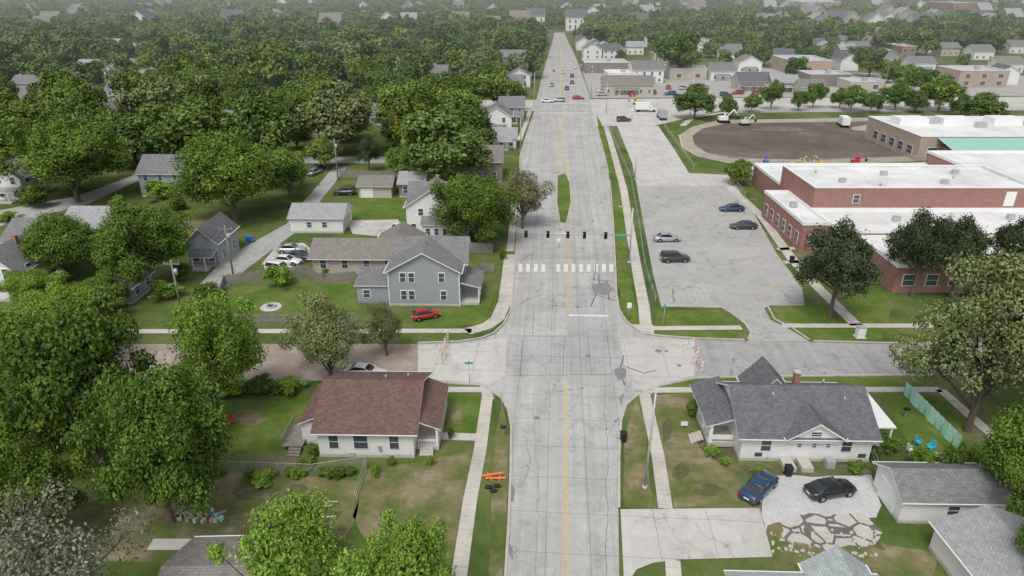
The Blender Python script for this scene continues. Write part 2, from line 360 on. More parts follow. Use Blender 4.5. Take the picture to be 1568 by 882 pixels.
poly('driveway_pad',[(400,405),(425,375),(465,372),(480,385),(455,412)],.026,'conc')
poly('driveway_side',[(530,338),(610,336),(622,366),(540,358)],.022,'conc')
poly('side_street',[(-300,345),(0,322),(120,300),(205,268),(222,272),(135,312),(10,345),(-300,380)],.02,'lot')
poly('back_street',[(440,240),(640,240),(640,250),(440,250)],.02,'lot')
poly('running_track',[(1040,207),(1060,194),(1100,184),(1450,178),(1500,188),(1432,215),(1420,246),(1250,254),(1120,250),(1070,240),(1045,226)],.02,'tandirt')
poly('dirt_field',[(1060,208),(1075,197),(1112,189),(1440,184),(1465,190),(1420,213),(1405,239),(1250,245),(1120,242),(1082,234),(1063,221)],.03,'dirt')
poly('school_plaza',[(1142,268),(1150,254),(1250,256),(1420,248),(1440,262),(1300,268),(1205,280)],.026,'conc')
poly('play_surface',[(1155,250),(1208,247),(1210,266),(1160,268)],.036,'rubberblue')
mb=MB(); poly('',[(1280,251),(1345,250),(1350,256),(1285,257)],.04,'black',mb); single('rubber_mat',mb)
mb=MB()
for px in ([(748,882),(752,760),(760,660),(768,620),(775,640),(777,720),(775,800),(769,882),(758,1000),(730,1000)],
           [(560,720),(640,708),(722,690),(716,760),(705,850),(640,870),(590,880),(540,790)],
           [(1000,605),(1060,603),(1075,660),(1090,700),(1125,735),(1150,775),(1030,777),(1018,700)],
           [(956,665),(975,612),(986,640),(1000,776),(956,776)],[(1345,830),(1440,850),(1420,900),(1380,880)],
           [(-60,800),(200,760),(310,720),(545,735),(548,790),(520,840),(330,860),(100,860)]):
    poly('',px,.008,'drylawn',mb,wob=.25)
single('lawn_dry',mb)
mb=MB()
for px in ([(345,440),(545,435),(548,480),(330,482)],[(640,475),(750,470),(757,445),(770,440),(765,470),(745,498),(640,499)],
           [(1005,476),(1100,474),(1118,496),(1005,498)],[(1005,507),(1125,507),(1130,520),(1040,519),(1005,511)],
           [(1180,470),(1258,468),(1285,496),(1195,496)],[(1215,503),(1350,503),(1350,521),(1250,520)],[(1285,452),(1370,452),(1360,496),(1315,494)],
           [(935,293),(948,290),(958,345),(962,400),(944,405)],[(946,415),(964,415),(972,470),(975,495),(962,492),(950,460)],
           [(340,600),(480,610),(480,690),(330,690)],[(545,304),(620,303),(622,335),(520,335)],[(530,358),(600,358),(596,368),(532,367)],
           [(1040,582),(1425,578),(1430,593),(1005,593)],[(640,586),(735,592),(738,599),(640,592)],[(672,600),(735,602),(726,665),(690,665)],[(1015,170),(1110,168),(1060,188),(1025,190)],
           [(1018,200),(1045,196),(1045,230),(1080,262),(1060,262)],[(1350,600),(1440,605),(1490,650),(1460,700),(1400,690)]):
    poly('',px,.006,'lawn',mb,wob=.25)
single('lawn',mb)
mb=MB(); poly('',[(853,270),(866,266),(873,280),(875,310),(868,342),(857,342),(852,310)],.15,'lawn',mb)
poly('',[(914,177),(921,190),(934,238),(941,268),(935,272),(926,236),(917,201)],.13,'lawn',mb)
single('median_grass',mb)
mb=MB(); poly('',[(1060,660),(1125,672),(1130,712),(1320,712),(1335,725),(1190,735),(1130,725),(1075,690)],.012,'mulch',mb,wob=.3); poly('',[(300,800),(520,780),(500,815),(240,830)],.012,'mulch',mb,wob=.7)
for cx_,cy_,sx_,sy_ in((400,755,40,9),(600,760,34,14),(660,830,26,16),(1045,720,16,16),(1085,750,20,10),(1020,660,8,20),(520,650,10,14),(380,640,26,12),(700,640,10,10),(760,800,6,26),(975,720,7,26),(455,750,20,8),(340,770,30,10)):
    poly('',[(cx_+sx_*math.cos(a*.785),cy_+sy_*math.sin(a*.785)) for a in range(8)],.0125,'drylawn' if sx_%4 else 'mulch',mb,wob=.6)
single('garden_bed',mb)
mb=MB()
def sw(px,w): ribbon(mb,W(px),w,.05,'walk')
sw([(684,1000),(703,882),(720,765),(735,690),(747,603)],1.25); sw([(1019,779),(1008,700),(997,650),(986,600)],1.25)
sw([(640,597),(742,597),(756,600)],1.1); sw([(-300,508),(0,508),(640,507),(722,507)],1.2)
sw([(715,508),(745,500),(762,488),(773,462),(778,420),(781,390)],1.9); sw([(781,385),(787,330),(788,290)],1.3)
sw([(990,510),(986,470),(973,400),(963,340),(955,290),(940,235),(927,190)],1.6)
sw([(995,503),(1135,502)],1.2); sw([(1198,499),(1700,499)],1.2); sw([(1100,270),(1165,330),(1215,400),(1252,440),(1312,499)],1.7)
sw([(978,598),(1100,597),(1440,597)],1.1); sw([(1440,597),(1500,650),(1560,700)],1.2)
sw([(672,668),(728,670)],1.2); sw([(1030,858),(1040,1000)],1.2); sw([(230,834),(350,834)],1.2); sw([(1190,382),(1222,380)],1.2); sw([(1200,402),(1240,400)],1.2)
sw([(1045,193),(1060,180),(1110,172),(1600,168)],2.0); sw([(812,168),(805,190),(795,215)],1.4)
single('sidewalk',mb)
mb=MB(); poly('',[(965,497),(1000,498),(1002,513),(985,511)],.052,'walk',mb);poly('',[(975,603),(998,594),(998,604),(985,612)],.054,'walk',mb);poly('',[(735,590),(752,600),(757,612),(738,606)],.054,'walk',mb)
single('kerb_ramp',mb)
mb=MB()
def off(px,w=.22,h=.12): ribbon(mb,W(px),w,.02,'kerb',h=h)
off([(755,1100),(774,882),(779,800),(782,720),(783,655),(778,628),(767,609),(751,598),(735,590),(640,584.5)]); off([(640,525.5),(700,523.5),(735,518.5),(756,510.5),(771,496.5),(781,478.5),(785,455),(788,410),(792,350),(796,300),(796,240),(803,215),(812,190),(818,172)])
off([(934,276),(936,300),(939,340),(942,400),(944,450),(948,474),(959,493),(978,506.5),(1000,513.5),(1065,518.5),(1140,521)]); off([(1900,575),(1568,574.5),(1300,575.5),(1100,578.5),(1065,579.5),(1011,591),(979,603),(959,620),(951,645),(948,700),(948,779)])
off([(853,270),(866,266),(873,280),(875,310),(868,342),(857,342),(852,310),(853,270)],.3,.15); off([(1245,522.5),(1350,525.5),(1900,528)]); off([(1145,521),(1150,510),(1140,495),(1120,480),(1105,471),(1012,469)])
off([(1176,470),(1186,489),(1212,502),(1240,521)]); off([(913,176),(916,200),(925,235),(932,265)])
off([(818,172),(830,120),(838,90),(845,68)],.3); off([(903,150),(893,120),(882,90),(872,68)],.3)
off([(1040,207),(1045,226),(1070,240),(1120,250)],.5)
single('kerb',mb)
# markings
mb=MB()
yl=[(866,1000),(865.5,882),(866,760),(866,660),(866,588)]
def para(px,d): return [p+Vector((d,0,0)) for p in W(px)]
for d in(-.14,.14):
    ribbon(mb,para(yl,d),.11,.03,'yellow_paint'); ribbon(mb,para([(870,478),(871,420),(871,345)],d),.12,.036,'yellow_paint'); ribbon(mb,para([(851,264),(853,215),(855,180)],d),.14,.03,'yellow_paint'); ribbon(mb,para([(876,300),(868,258),(861,215),(859,180)],d),.14,.03,'yellow_paint')
    ribbon(mb,para([(858,148),(860,100),(857,65)],d),.2,.03,'yellow_paint')
single('yellow_centre_line',mb)
mb=MB()
for i in range(13):
    u=797+i*11.6
    if i in(4,): continue
    a=P(u,404.5);b_=P(u,416.5); ribbon(mb,[a,b_],.62,.04,'white_paint')
single('crosswalk',mb)
mb=MB()
ribbon(mb,W([(871,483),(932,484)]),.5,.04,'white_paint')
for l in ([(905,345),(906,400)],[(905,300),(903,330)],[(826,345),(824,398)],[(893,200),(899,255)],[(838,200),(836,255)]):
    ribbon(mb,W(l),.12,.036,'faded_paint')
for u in(829,893): 
    for l in range(3): ribbon(mb,W([(u+l*1.0,165+l*7),(u+l*1.2,168+l*7)]),.15,.03,'white_paint')
for v in(158,173): ribbon(mb,W([(825,v),(900,v)]),.9,.034,'white_paint')
single('lane_marking',mb)
mb=MB()
for i in range(7):
    ribbon(mb,W([(1024+i*9,441),(1028+i*10,463)]),.1,.036,'faded_paint')
for i in range(9):
    u0=1150+i*-4.6; v0=442-i*17; ribbon(mb,W([(u0+22,v0),(u0+62-i*2,v0)]),.1,.036,'faded_paint')
for i in range(8):
    v0=450-i*20; ribbon(mb,W([(1008-i*3.4,v0),(1045-i*4,v0)]),.1,.036,'faded_paint')
for d in(0,7,14,21): ribbon(mb,W([(1160+d,458-d*.8),(1172+d,445-d*.8)]),.1,.038,'yellow_paint')
single('parking_bay_line',mb)
mb=MB(); rr=random.Random(3)
def crack(px,w=.07,wig=.35,mat='tar'): ribbon(mb,W(px),w,.042,mat,wig=wig)
for px in ([(905,432),(922,441),(942,446)],[(903,450),(925,455),(945,462)],[(918,420),(915,445),(905,470)],[(930,430),(933,460)],[(905,428),(942,431)],[(900,440),(930,452)],
    [(955,545),(948,572),(957,590)],[(955,560),(985,572),(1005,568)],[(912,404),(910,430)]): crack(px,.16,.25)
for px in ([(780,515),(945,514)],[(864,514),(862,575)],[(818,470),(815,512)],[(800,520),(797,575)],[(900,514),(905,575)],[(930,514),(936,572)],[(776,576),(957,573)],[(782,545),(950,548)]): crack(px,.05,.12)
for k in range(26):
    u=rr.uniform(790,940); v=rr.uniform(590,1000); crack([(u,v),(u+rr.uniform(-25,25),v+rr.uniform(-40,40))],.026,.3,'hair')
for k in range(18):
    u=rr.uniform(800,935); v=rr.uniform(200,395); crack([(u,v),(u+rr.uniform(-22,22),v+rr.uniform(-8,8))],.06,.3,'hair')
for k in range(26):
    u=rr.uniform(1020,1180); v=rr.uniform(300,460); crack([(u,v),(u+rr.uniform(-30,30),v+rr.uniform(-14,14))],.05,.4,'hair')
for k in range(10):
    u=rr.uniform(1075,1500); v=rr.uniform(530,568); crack([(u,v),(u+rr.uniform(-60,60),v+rr.uniform(-6,6))],.04,.3,'hair')
for v in(470,300,360): crack([(793,v),(930,v)],.05,.2)
crack([(925,590),(930,700),(928,882)],.035,.25); crack([(815,600),(825,740),(820,882)],.03,.3,'hair')
single('tar_crack_seal',mb)
mb=MB()
for px,s in(((858,352),.35),((884,470),.35),((1008,538),.4),((1020,538),.25),((900,545),.35),((822,640),.3),((1040,560),.3)):
    p=P(*px); mb.cyl((p.x,p.y,.03),(p.x,p.y,.05),s,s,14,'patch')
single('manhole_cover',mb)
mb=MB()
for px in([(776,745),(782,743),(787,750),(786,768),(779,770)],[(775,835),(783,838),(785,848),(784,860)],[(940,567),(950,562),(960,566),(959,578),(947,584)],[(946,608),(955,602),(950,621)],[(905,436),(930,432),(940,444),(925,452),(908,448)]): poly('',px,.05,'patch',mb,wob=.25)
single('broken_pavement',mb)
# ------------------------------------------------------------------ buildings
BLK=[]
def win(mb,side,c,z,w,h,x0,x1,y0,y1):
    """framed window on a wall of the rectangle; c = coordinate along wall"""
    for dd,ww,hh,mt in((.03,w+.22,h+.22,'trim'),(.045,w,h,'glass')):
        t=dd*2
        if side=='F': mb.box((c,y0-dd+.0,z+h/2),(ww,t,hh),mt)
        elif side=='B': mb.box((c,y1+dd,z+h/2),(ww,t,hh),mt)
        elif side=='L': mb.box((x0-dd,c,z+h/2),(t,ww,hh),mt)
        else: mb.box((x1+dd,c,z+h/2),(t,ww,hh),mt)
    dd=.052;t=.11
    if side=='F': mb.box((c,y0-dd,z+h/2),(w,t,.05),'trim')
    elif side=='L': mb.box((x0-dd,c,z+h/2),(t,w,.05),'trim')
    elif side=='R': mb.box((x1+dd,c,z+h/2),(t,w,.05),'trim')
def gable(g,x0,x1,y0,y1,h,rise,axis='x',wall='white',roof='rgrey',ov=.45,z0=0,th=.16,walls=True):
    """gabled block. axis = direction of ridge"""
    wl=g.part('walls'); rf=g.part('roof')
    if axis=='x':
        a0,a1,b0,b1=x0,x1,y0,y1; T=lambda a,b_,z:(a,b_,z)
    else:
        a0,a1,b0,b1=y0,y1,x0,x1; T=lambda a,b_,z:(b_,a,z)
    bc=(b0+b1)/2; sl=rise/((b1-b0)/2)
    if walls:
        for b_ in(b0,b1): wl.face([T(a0,b_,z0),T(a1,b_,z0),T(a1,b_,h),T(a0,b_,h)],wall)
        for a in(a0,a1): wl.face([T(a,b0,z0),T(a,b1,z0),T(a,b1,h),T(a,bc,h+rise),T(a,b0,h)],wall)
        if z0==0:
            cx,cy=(x0+x1)/2,(y0+y1)/2; wl.box((cx,cy,.15),(x1-x0+.06,y1-y0+.06,.36),'stone')
    A0,A1=a0-ov,a1+ov; e=.01
    zl=h-ov*sl+e; zr=h+rise+e; sll=math.hypot((b1-b0)/2+ov,rise+ov*sl)
    for s_,bo in((0,b0-ov),(1,b1+ov)):
        rf.face([T(A0,bo,zl+th),T(A1,bo,zl+th),T(A1,bc,zr+th),T(A0,bc,zr+th)],roof,[(A0,0),(A1,0),(A1,sll),(A0,sll)])
        rf.face([T(A0,bo,zl),T(A1,bo,zl),T(A1,bc,zr),T(A0,bc,zr)],'trim')
        rf.face([T(A0,bo,zl),T(A1,bo,zl),T(A1,bo,zl+th),T(A0,bo,zl+th)],'trim')
        for a in(A0,A1): rf.face([T(a,bo,zl),T(a,bc,zr),T(a,bc,zr+th),T(a,bo,zl+th)],'trim')
        sg=-1 if s_==0 else 1
        rf.face([T(A0,bo+sg*.12,zl+th-.02),T(A1,bo+sg*.12,zl+th-.02),T(A1,bo+sg*.01,zl+th-.02),T(A0,bo+sg*.01,zl+th-.02)],'trim')
def shed(g,x0,x1,y0,y1,zlow,zhigh,low='E',roof='rgrey',th=.12):
    rf=g.part('roof')
    z={'E':(zhigh,zlow,zlow,zhigh),'W':(zlow,zhigh,zhigh,zlow),'F':(zlow,zlow,zhigh,zhigh),'B':(zhigh,zhigh,zlow,zlow)}[low]
    p=[(x0,y0),(x1,y0),(x1,y1),(x0,y1)]
    uv=[(q[1],q[0]) for q in p] if low in'EW' else [(q[0],q[1]) for q in p]
    rf.face([(q[0],q[1],zz+th) for q,zz in zip(p,z)],roof,uv); rf.face([(q[0],q[1],zz) for q,zz in zip(p,z)],'trim')
    for i in range(4):
        j=(i+1)%4; rf.face([(*p[i],z[i]),(*p[j],z[j]),(*p[j],z[j]+th),(*p[i],z[i]+th)],'trim')
def newhouse(name,u0,u1,v,rz=0):
    a=P(u0,v);b_=P(u1,v); g=Grp(name,((a.x+b_.x)/2,a.y,0),rz); w=b_.x-a.x; return g,w
def block(g,w,d):
    l=g.e.location; BLK.append((l.x,l.y+d/2,max(w,d)*.5+4.5)); k=(l.y-10)/l.y
    if l.y>130: BLK.append((l.x*k,l.y-10,w*.55+2)); BLK.append((l.x*(l.y-19)/l.y,l.y-19,w*.4))
    else: BLK.append((l.x*k,l.y-9,w*.4))
def stdwins(g,x0,x1,y0,y1,floors,nf=3,ns=2,sides='FLR',h=1.4,w=.9):
    wn=g.part('windows')
    for f in range(floors):
        z=.95+2.7*f
        for s_ in sides:
            n=nf if s_ in'FB' else ns
            for i in range(n):
                t=(i+.5)/n
                c=(x0+(x1-x0)*t) if s_ in'FB' else (y0+(y1-y0)*t)
                win(wn,s_,c,z,w,h,x0,x1,y0,y1)
def pipe(g,x,y,z): g.part('roof_vent').cyl((x,y,z),(x,y,z+.5),.09,.09,8,'metal')
RZ=-.02
# A: white house with brown roof
g,w=newhouse('white_house',490,635,700,RZ); x0,x1=-w/2,w/2; D=10.4
gable(g,x0,x1,0,D,3.05,2.3,'x','white','rbrown',ov=.5)
wn=g.part('windows'); 
for c,ww in((x0+1.5,.85),(x0+4.1,1.3),(x0+7.3,.85)): win(wn,'F',c,1.1,ww,1.5,x0,x1,0,D)
win(wn,'R',5,1.1,1,1.4,x0,x1,0,D); win(wn,'L',3,1.1,.9,1.3,x0,x1,0,D)
g.part('walls').box((x0-1.1,5.2,1.3),(2.2,6.5,2.6),'white'); shed(g,x0-2.4,x0-.01,1.6,8.8,2.5,3.5,'W','rbrown')
shed(g,x1+.01,x1+2.5,.9,8.9,2.55,3.55,'E','rbrown'); pw=g.part('porch')
pw.box((x1+1.15,4.9,.35),(2.2,7.6,.5),'stone'); 
for yy in(1.2,3.4,6,8.6): pw.box((x1+2.1,yy,1.6),(.2,.2,2.1),'trim')
pw.box((x1+2.1,4.9,1.2),(.08,7.3,.12),'trim'); pw.box((x1+1.1,1.2,1.2),(1.8,.08,.1),'trim')
for i in range(8): pw.box((x1+.3+i*.24,1.2,.9),(.05,.05,.6),'trim')
for i in range(3): pw.box((x1+1.1,.9-i*.3,.45-i*.15),(1.3,.3,.15),'stone')
g.part('door').box((x1+.05,3.2,1.6),(.1,1,2.1),'door')
pipe(g,1,6.3,4.9);pipe(g,3.2,6.8,4.8); block(g,14,10); dk=g.part('wood_deck'); dk.box((x0-2.9,2.6,.55),(2.0,3.6,.14),'wood')
for i in range(9): dk.box((x0-3.85,1+i*.42,1.0),(.08,.08,.9),'wood')
dk.box((x0-3.85,2.6,1.5),(.1,3.7,.08),'wood')
for i in range(3): dk.box((x0-2.6,.6-i*.3,.4-i*.15),(1.2,.3,.12),'wood')
g.part('walls').box((x0+3.1,-.06,.3),(.7,.1,.5),'stone'); g.part('utility_meter').box((x0+5.9,-.12,1.2),(.3,.2,.5),'metal'); g.done()
# B: grey roof bungalow
g,w=newhouse('grey_roof_bungalow',1132,1328,706,RZ); x0,x1=-w/2,w/2; D=9.0
gable(g,x0,x1,0,D,3.0,2.5,'x','white','rdark',ov=.55)
gx=x0+w*.54; gable(g,gx-2.35,gx+2.35,-.35,4.2,3.15,1.55,'y','white','rdark',ov=.5,z0=2.3)
wn=g.part('windows')
for c,ww in((x0+2.3,.9),(gx-1.2,.35),(gx+.2,.35),(gx+1.5,.35),(x0+w-2.4,.9)): win(wn,'F',c,1.25 if ww>.5 else 1.7,ww,1.2 if ww>.5 else .45,x0,x1,0,D)
win(wn,'F',gx+0.0,3.25,.9,.4,x0,x1,-.38,D)
for s_ in(-1,1):
    g.part('walls').box((gx+s_*4.9,-.03,.75),(.7,.08,.4),'glass')
g.part('walls').face([(x0-2.4,4.6,0),(x0,4.6,0),(x0,4.6,2.8),(x0-2.4,4.6,2.8)],'white')
shed(g,x0-3.0,x0+.02,1.6,9.3,2.6,3.6,'W','rdark'); pw=g.part('porch'); pw.box((x0-1.3,5.4,.45),(2.6,7.2,.5),'stone')
for yy in(2.0,4.4,6.8,8.9): pw.box((x0-2.4,yy,1.65),(.32,.32,2.1),'trim')
pw.box((x0-2.4,5.4,1.25),(.1,7,.5),'trim'); pw.box((x0-1.2,2.0,1.2),(2.1,.1,.5),'trim')
for i in range(4): pw.box((x0-3.0-i*.3,3.2,.5-i*.14),(.3,1.4,.14),'stone')
rf=g.part('porch_roof'); rf.box((x1+1.35,5.2,2.85),(2.9,7.4,.14),'trim'); pw.box((x1+1.3,5.0,.3),(2.5,6.6,.3),'stone')
for yy in(1.7,5,8.2): pw.box((x1+2.5,yy,1.6),(.16,.16,2.4),'trim')
gable(g,x0+2.8,x0+6.8,D-2.6,D+1.2,3.1,2.2,'y','white','rdark',ov=.4)
g.part('chimney').box((x0+w*.56,D-2.6,5.0),(.55,.55,2.0),'brick'); g.part('chimney').box((x0+w*.56,D-2.6,6.05),(.65,.65,.12),'stone')
pipe(g,-2.5,3.6,4.9); pipe(g,3.5,6.4,4.7); pipe(g,4.3,3.2,4.7); g.part('basement_entry').box((x0+4.3,-.9,.25),(1.1,1.6,.5),'stone'); g.part('basement_entry').box((x0+5.9,-.9,.25),(1.1,1.6,.5),'stone'); g.part('air_conditioner').box((gx+1.6,-.8,.45),(.8,.8,.8),'metal')
block(g,16,9); g.done()
g,w=newhouse('garage',1375,1530,802,RZ); gable(g,-w/2,w/2,0,4.6,2.5,1.3,'x','white','rgrey',ov=.35)
g.part('door').box((-w/2-.04,2.3,1.1),(.08,2.6,2.1),'trim'); win(g.part('windows'),'F',0,1.1,.9,.8,-w/2,w/2,0,4.6); block(g,9,6); g.done()
g=Grp('garage',(P(1475,900).x+2.9,P(1475,900).y-3.4,0),.02); gable(g,-3.2,4.5,0,7.4,2.5,1.5,'y','white','rlight',ov=.35); pipe(g,-1.4,4,3.1); g.done()
g=Grp('neighbour_house',(P(1280,1080,0).x,P(1280,1080).y-1.6,0),-.03); gable(g,-5.0,5.0,0,9.0,3.0,2.0,'x','white','rgreen',ov=.5); gable(g,.6,4.6,4.0,10.0,3.1,1.5,'y','white','rgreen',ov=.4); pipe(g,-1,6.5,4.6); pipe(g,-3,7,4.3);g.done()
# F grey 2-storey
g,w=newhouse('grey_two_storey_house',598,704,468,RZ); x0,x1=-w/2,w/2
gable(g,x0,x1,0,6.6,5.3,2.7,'y','grey_s','rgrey',ov=.5); gable(g,x0,x1+.6,3.6,9.6,5.32,2.6,'x','grey_s','rgrey',ov=.5)
wn=g.part('windows')
for c,z in((x0+2.0,1.0),(x0+3.1,1.0),(x0+7.6,1.0),(x0+2.0,3.7),(x0+3.2,3.7),(x0+7.4,3.7)): win(wn,'F',c,z,.75,1.3,x0,x1,0,6)
win(wn,'R',3,3.6,.9,1.3,x0,x1,0,6); g.part('walls').box((x0-2.4,2.9,1.35),(4.8,4.6,2.7),'grey_s'); shed(g,x0-5.1,x0-.01,.3,5.6,2.75,3.6,'F','rgrey')
win(wn,'F',x0-3.4,1,.9,1.1,x0,x1,.6,6)
for c in(-.2,.0): g.part('trim').box((x0-.05 if c<0 else x1+.05,-.05,2.65),(.14,.14,5.3),'trim')
shed(g,x1+.01,x1+3.1,.2,6.6,2.6,3.4,'E','rgrey'); pw=g.part('porch'); pw.box((x1+1.4,3.3,.2),(2.7,6.0,.36),'stone')
for yy in(.5,3.2,6.2): pw.box((x1+2.7,yy,1.5),(.16,.16,2.3),'trim')
pw.box((x1+.1,1.6,1.4),(.1,1,2.1),'door'); block(g,15,10); g.done()
g,w=newhouse('ranch_house',480,612,419,RZ); gable(g,-w/2,w/2+2,0,7.5,2.7,1.7,'x','tan_s','rtan',ov=.6); stdwins(g,-w/2,w/2,0,7,1,4,2); gable(g,-w/2+9,-w/2+16,4,11,2.75,1.9,'y','tan_s','rtan'); pipe(g,-2,2,3.6); pipe(g,1,2.2,3.6);block(g,16,9); g.done()
g,w=newhouse('white_two_storey_house',622,700,367,RZ); x0,x1=-w/2,w/2
gable(g,x0,x1,1.6,10,5.6,3.0,'y','white','rgrey',ov=.4); gable(g,x0,x1+3.4,5,11.5,5.5,2.7,'x','white','rgrey',ov=.4)
gable(g,x0+3.0,x1+1.8,-.4,5,2.9,1.1,'x','white','rgrey',ov=.3); wn=g.part('windows')
for i in range(4): win(wn,'F',x0+4.0+i*1.5,1.1,.7,1.1,x0,x1,-.4,5)
for c in(x0+1.2,): win(wn,'F',c,1.1,.8,1.3,x0,x1,1.6,8)
for c in(x0+2.6,x0+5.6): win(wn,'F',c,4.0,.8,1.2,x0,x1,1.6,8)
g.part('chimney').box((x0+5,8,8.6),(.6,.6,2),'brick'); block(g,14,12); g.done()
g,w=newhouse('white_garage',446,521,357,RZ); gable(g,-w/2,w/2+.6,0,7,2.9,1.6,'x','white','rlight',ov=.4); win(g.part('windows'),'F',-1,1.2,.8,.9,-w/2,w/2,0,6); win(g.part('windows'),'F',1.8,1.2,.8,.9,-w/2,w/2,0,6); g.part('door').box((w/2+.64,3.4,1.15),(.08,4.4,2.2),'tan_s'); block(g,11,7); g.done()
g,w=newhouse('tan_garage',550,600,303,RZ); gable(g,-w/2,w/2,0,6,2.6,1.4,'x','tan_s','rtan'); g.part('door').box((-w/4,-.05,1.1),(2.6,.08,2.1),'trim');block(g,8,6); g.done()
g,w=newhouse('brown_house',703,768,279,RZ); gable(g,-w/2,w/2,0,9,4.8,2.6,'x','brown_s','rtan'); stdwins(g,-w/2,w/2,0,9,1,3); block(g,9,9); g.done()
def hs(name,u0,u1,v,h,rise,D,axis,wall,roof,fl,nf=3):
    g,w=newhouse(name,u0,u1,v,RZ); gable(g,-w/2,w/2,0,D,h,rise,axis,wall,roof); stdwins(g,-w/2,w/2,0,D,fl,nf); 
    r=random.Random(int(u0*7+v))
    if v>100:
        if r.random()<.6: shed(g,-w/2+w*r.uniform(0,.3),w/2-w*r.uniform(0,.3),-2.2,-.01,2.3,2.9,'F',roof); g.part('porch').box((0,-1.1,.15),(w*.5,2,.3),'stone'); [g.part('porch').box((q*w*.2,-2.0,1.3),(.14,.14,2.1),'trim') for q in(-1,1)]
        if r.random()<.5: g.part('chimney').box((w*r.uniform(-.2,.2),D*.55,h+rise+.1),(.6,.6,1.2),'brick')
    block(g,w,D); g.done()
hs('grey_house',292,338,408,4.2,2.2,8,'y','blue_s','rdark',1,2); hs('grey_house',218,285,302,5.2,2.8,9,'x','grey_s','rgrey',2)
hs('white_house',-5,40,308,5,2.8,8,'y','white','rlight',2,2); hs('white_house',14,60,285,5,2.6,8,'x','white','rgrey',2)
hs('white_house',-30,42,462,4.6,3,9,'y','white','rgrey',2,2); hs('grey_house',10,85,398,3.2,2.4,9,'x','grey_s','rgrey',1); hs('grey_house',100,190,376,3.3,2.3,9,'x','grey_s','rlight',1)
hs('grey_house',5,60,430,3,2,8,'x','blue_s','rgrey',1); hs('garage',165,205,465,2.6,1.3,6,'y','grey_s','rgrey',1,1)
hs('white_two_storey_house',737,783,206,5.3,2.8,9,'y','white','rgrey',2,2); hs('white_house',745,790,228,3,2,8,'x','white','rlight',1); hs('grey_house',765,802,188,5,2.6,9,'x','grey_s','rgrey',2)
hs('white_house',778,812,134,5,2.8,9,'y','white','rdark',2,2); hs('grey_house',770,800,148,5,2.8,9,'x','grey_s','rgrey',2); hs('grey_house',765,812,104,5.5,3,12,'x','brown_s','rgrey',2); hs('white_house',165,212,160,5,2.8,9,'x','white','rgrey',2)
hs('white_house',203,240,140,5.5,2.8,10,'y','white','rlight',2); hs('white_house',238,262,136,4.5,2.4,9,'x','white','rgrey',2); hs('white_house',567,592,190,3.4,2.4,8,'x','white','rgrey',1); hs('garage',612,650,302,3,1.6,7,'x','brown_s','rlight',1,2)
hs('white_house',492,517,122,5,2.8,9,'x','white','rgrey',2); hs('white_house',570,592,142,4.5,2.6,9,'y','white','rgrey',1); hs('white_house',528,548,66,5,3,12,'x','white','rgrey',2); hs('white_house',560,590,78,5,3,12,'x','white','rlight',2)
hs('grey_house',20,70,146,4.6,2.6,10,'x','tan_s','rgrey',1); hs('grey_house',70,100,160,5,2.6,9,'y','grey_s','rtan',1); hs('grey_house',325,345,98,5,3,10,'x','tan_s','rtan',1)
for q in ((30,62,175,'x','white','rgrey'),(330,362,150,'x','tan_s','rlight'),(430,455,165,'y','white','rgrey'),(120,150,118,'x','white','rlight'),(400,422,112,'x','white','rgrey'),(612,640,118,'y','white','rlight'),(655,685,128,'x','tan_s','rgrey'),(700,730,110,'x','white','rtan'),(280,305,110,'y','white','rgrey'),(20,50,105,'x','white','rlight'),(455,480,84,'x','white','rgrey'),(640,665,84,'x','white','rlight'),(720,745,78,'x','white','rgrey'),(190,215,88,'x','white','rlight')):
    hs('white_house',q[0],q[1],q[2],4.8,2.7,9,q[3],q[4],q[5],1)
hs('white_house',893,921,92,6,3,12,'y','white','rgrey',2,2); hs('white_house',923,950,92,5.5,3,12,'x','white','rdark',2); hs('white_two_storey_house',968,1015,128,6,3,14,'x','white','rgrey',2,4)
hs('grey_house',1088,1125,124,4.5,3,12,'x','white','rgrey',1); hs('grey_house',1130,1178,140,4,3,11,'x','tan_s','rdark',1); hs('grey_house',1182,1222,142,4,2.4,11,'x','grey_s','rlight',1); hs('white_house',1130,1165,112,5,3,11,'y','white','rtan',1)
hs('white_house',1105,1135,96,5,3,11,'x','white','rgrey',1);hs('grey_house',1490,1520,92,5,3,12,'x','white','rgrey',1);hs('grey_house',1225,1262,148,3.6,2.4,9,'x','tan_s','rgrey',1); hs('brown_house',925,1000,146,4.2,2.6,14,'x','tan_s','rtan',1,6)
for q in ((960,985,84,'x','white','rlight'),(1000,1030,96,'y','tan_s','rgrey'),(1185,1215,98,'x','white','rdark'),(1395,1430,112,'x','white','rgrey'),(1345,1375,98,'y','grey_s','rlight'),(1530,1565,112,'x','white','rtan'),(1300,1330,84,'x','white','rgrey'),(1060,1085,80,'x','white','rlight'),(1440,1468,86,'x','tan_s','rgrey'),(905,928,74,'x','white','rgrey'),(1160,1185,72,'x','white','rlight'),(1545,1575,82,'x','white','rgrey')):
    hs('white_house',q[0],q[1],q[2],4.8,2.7,11,q[3],q[4],q[5],1)
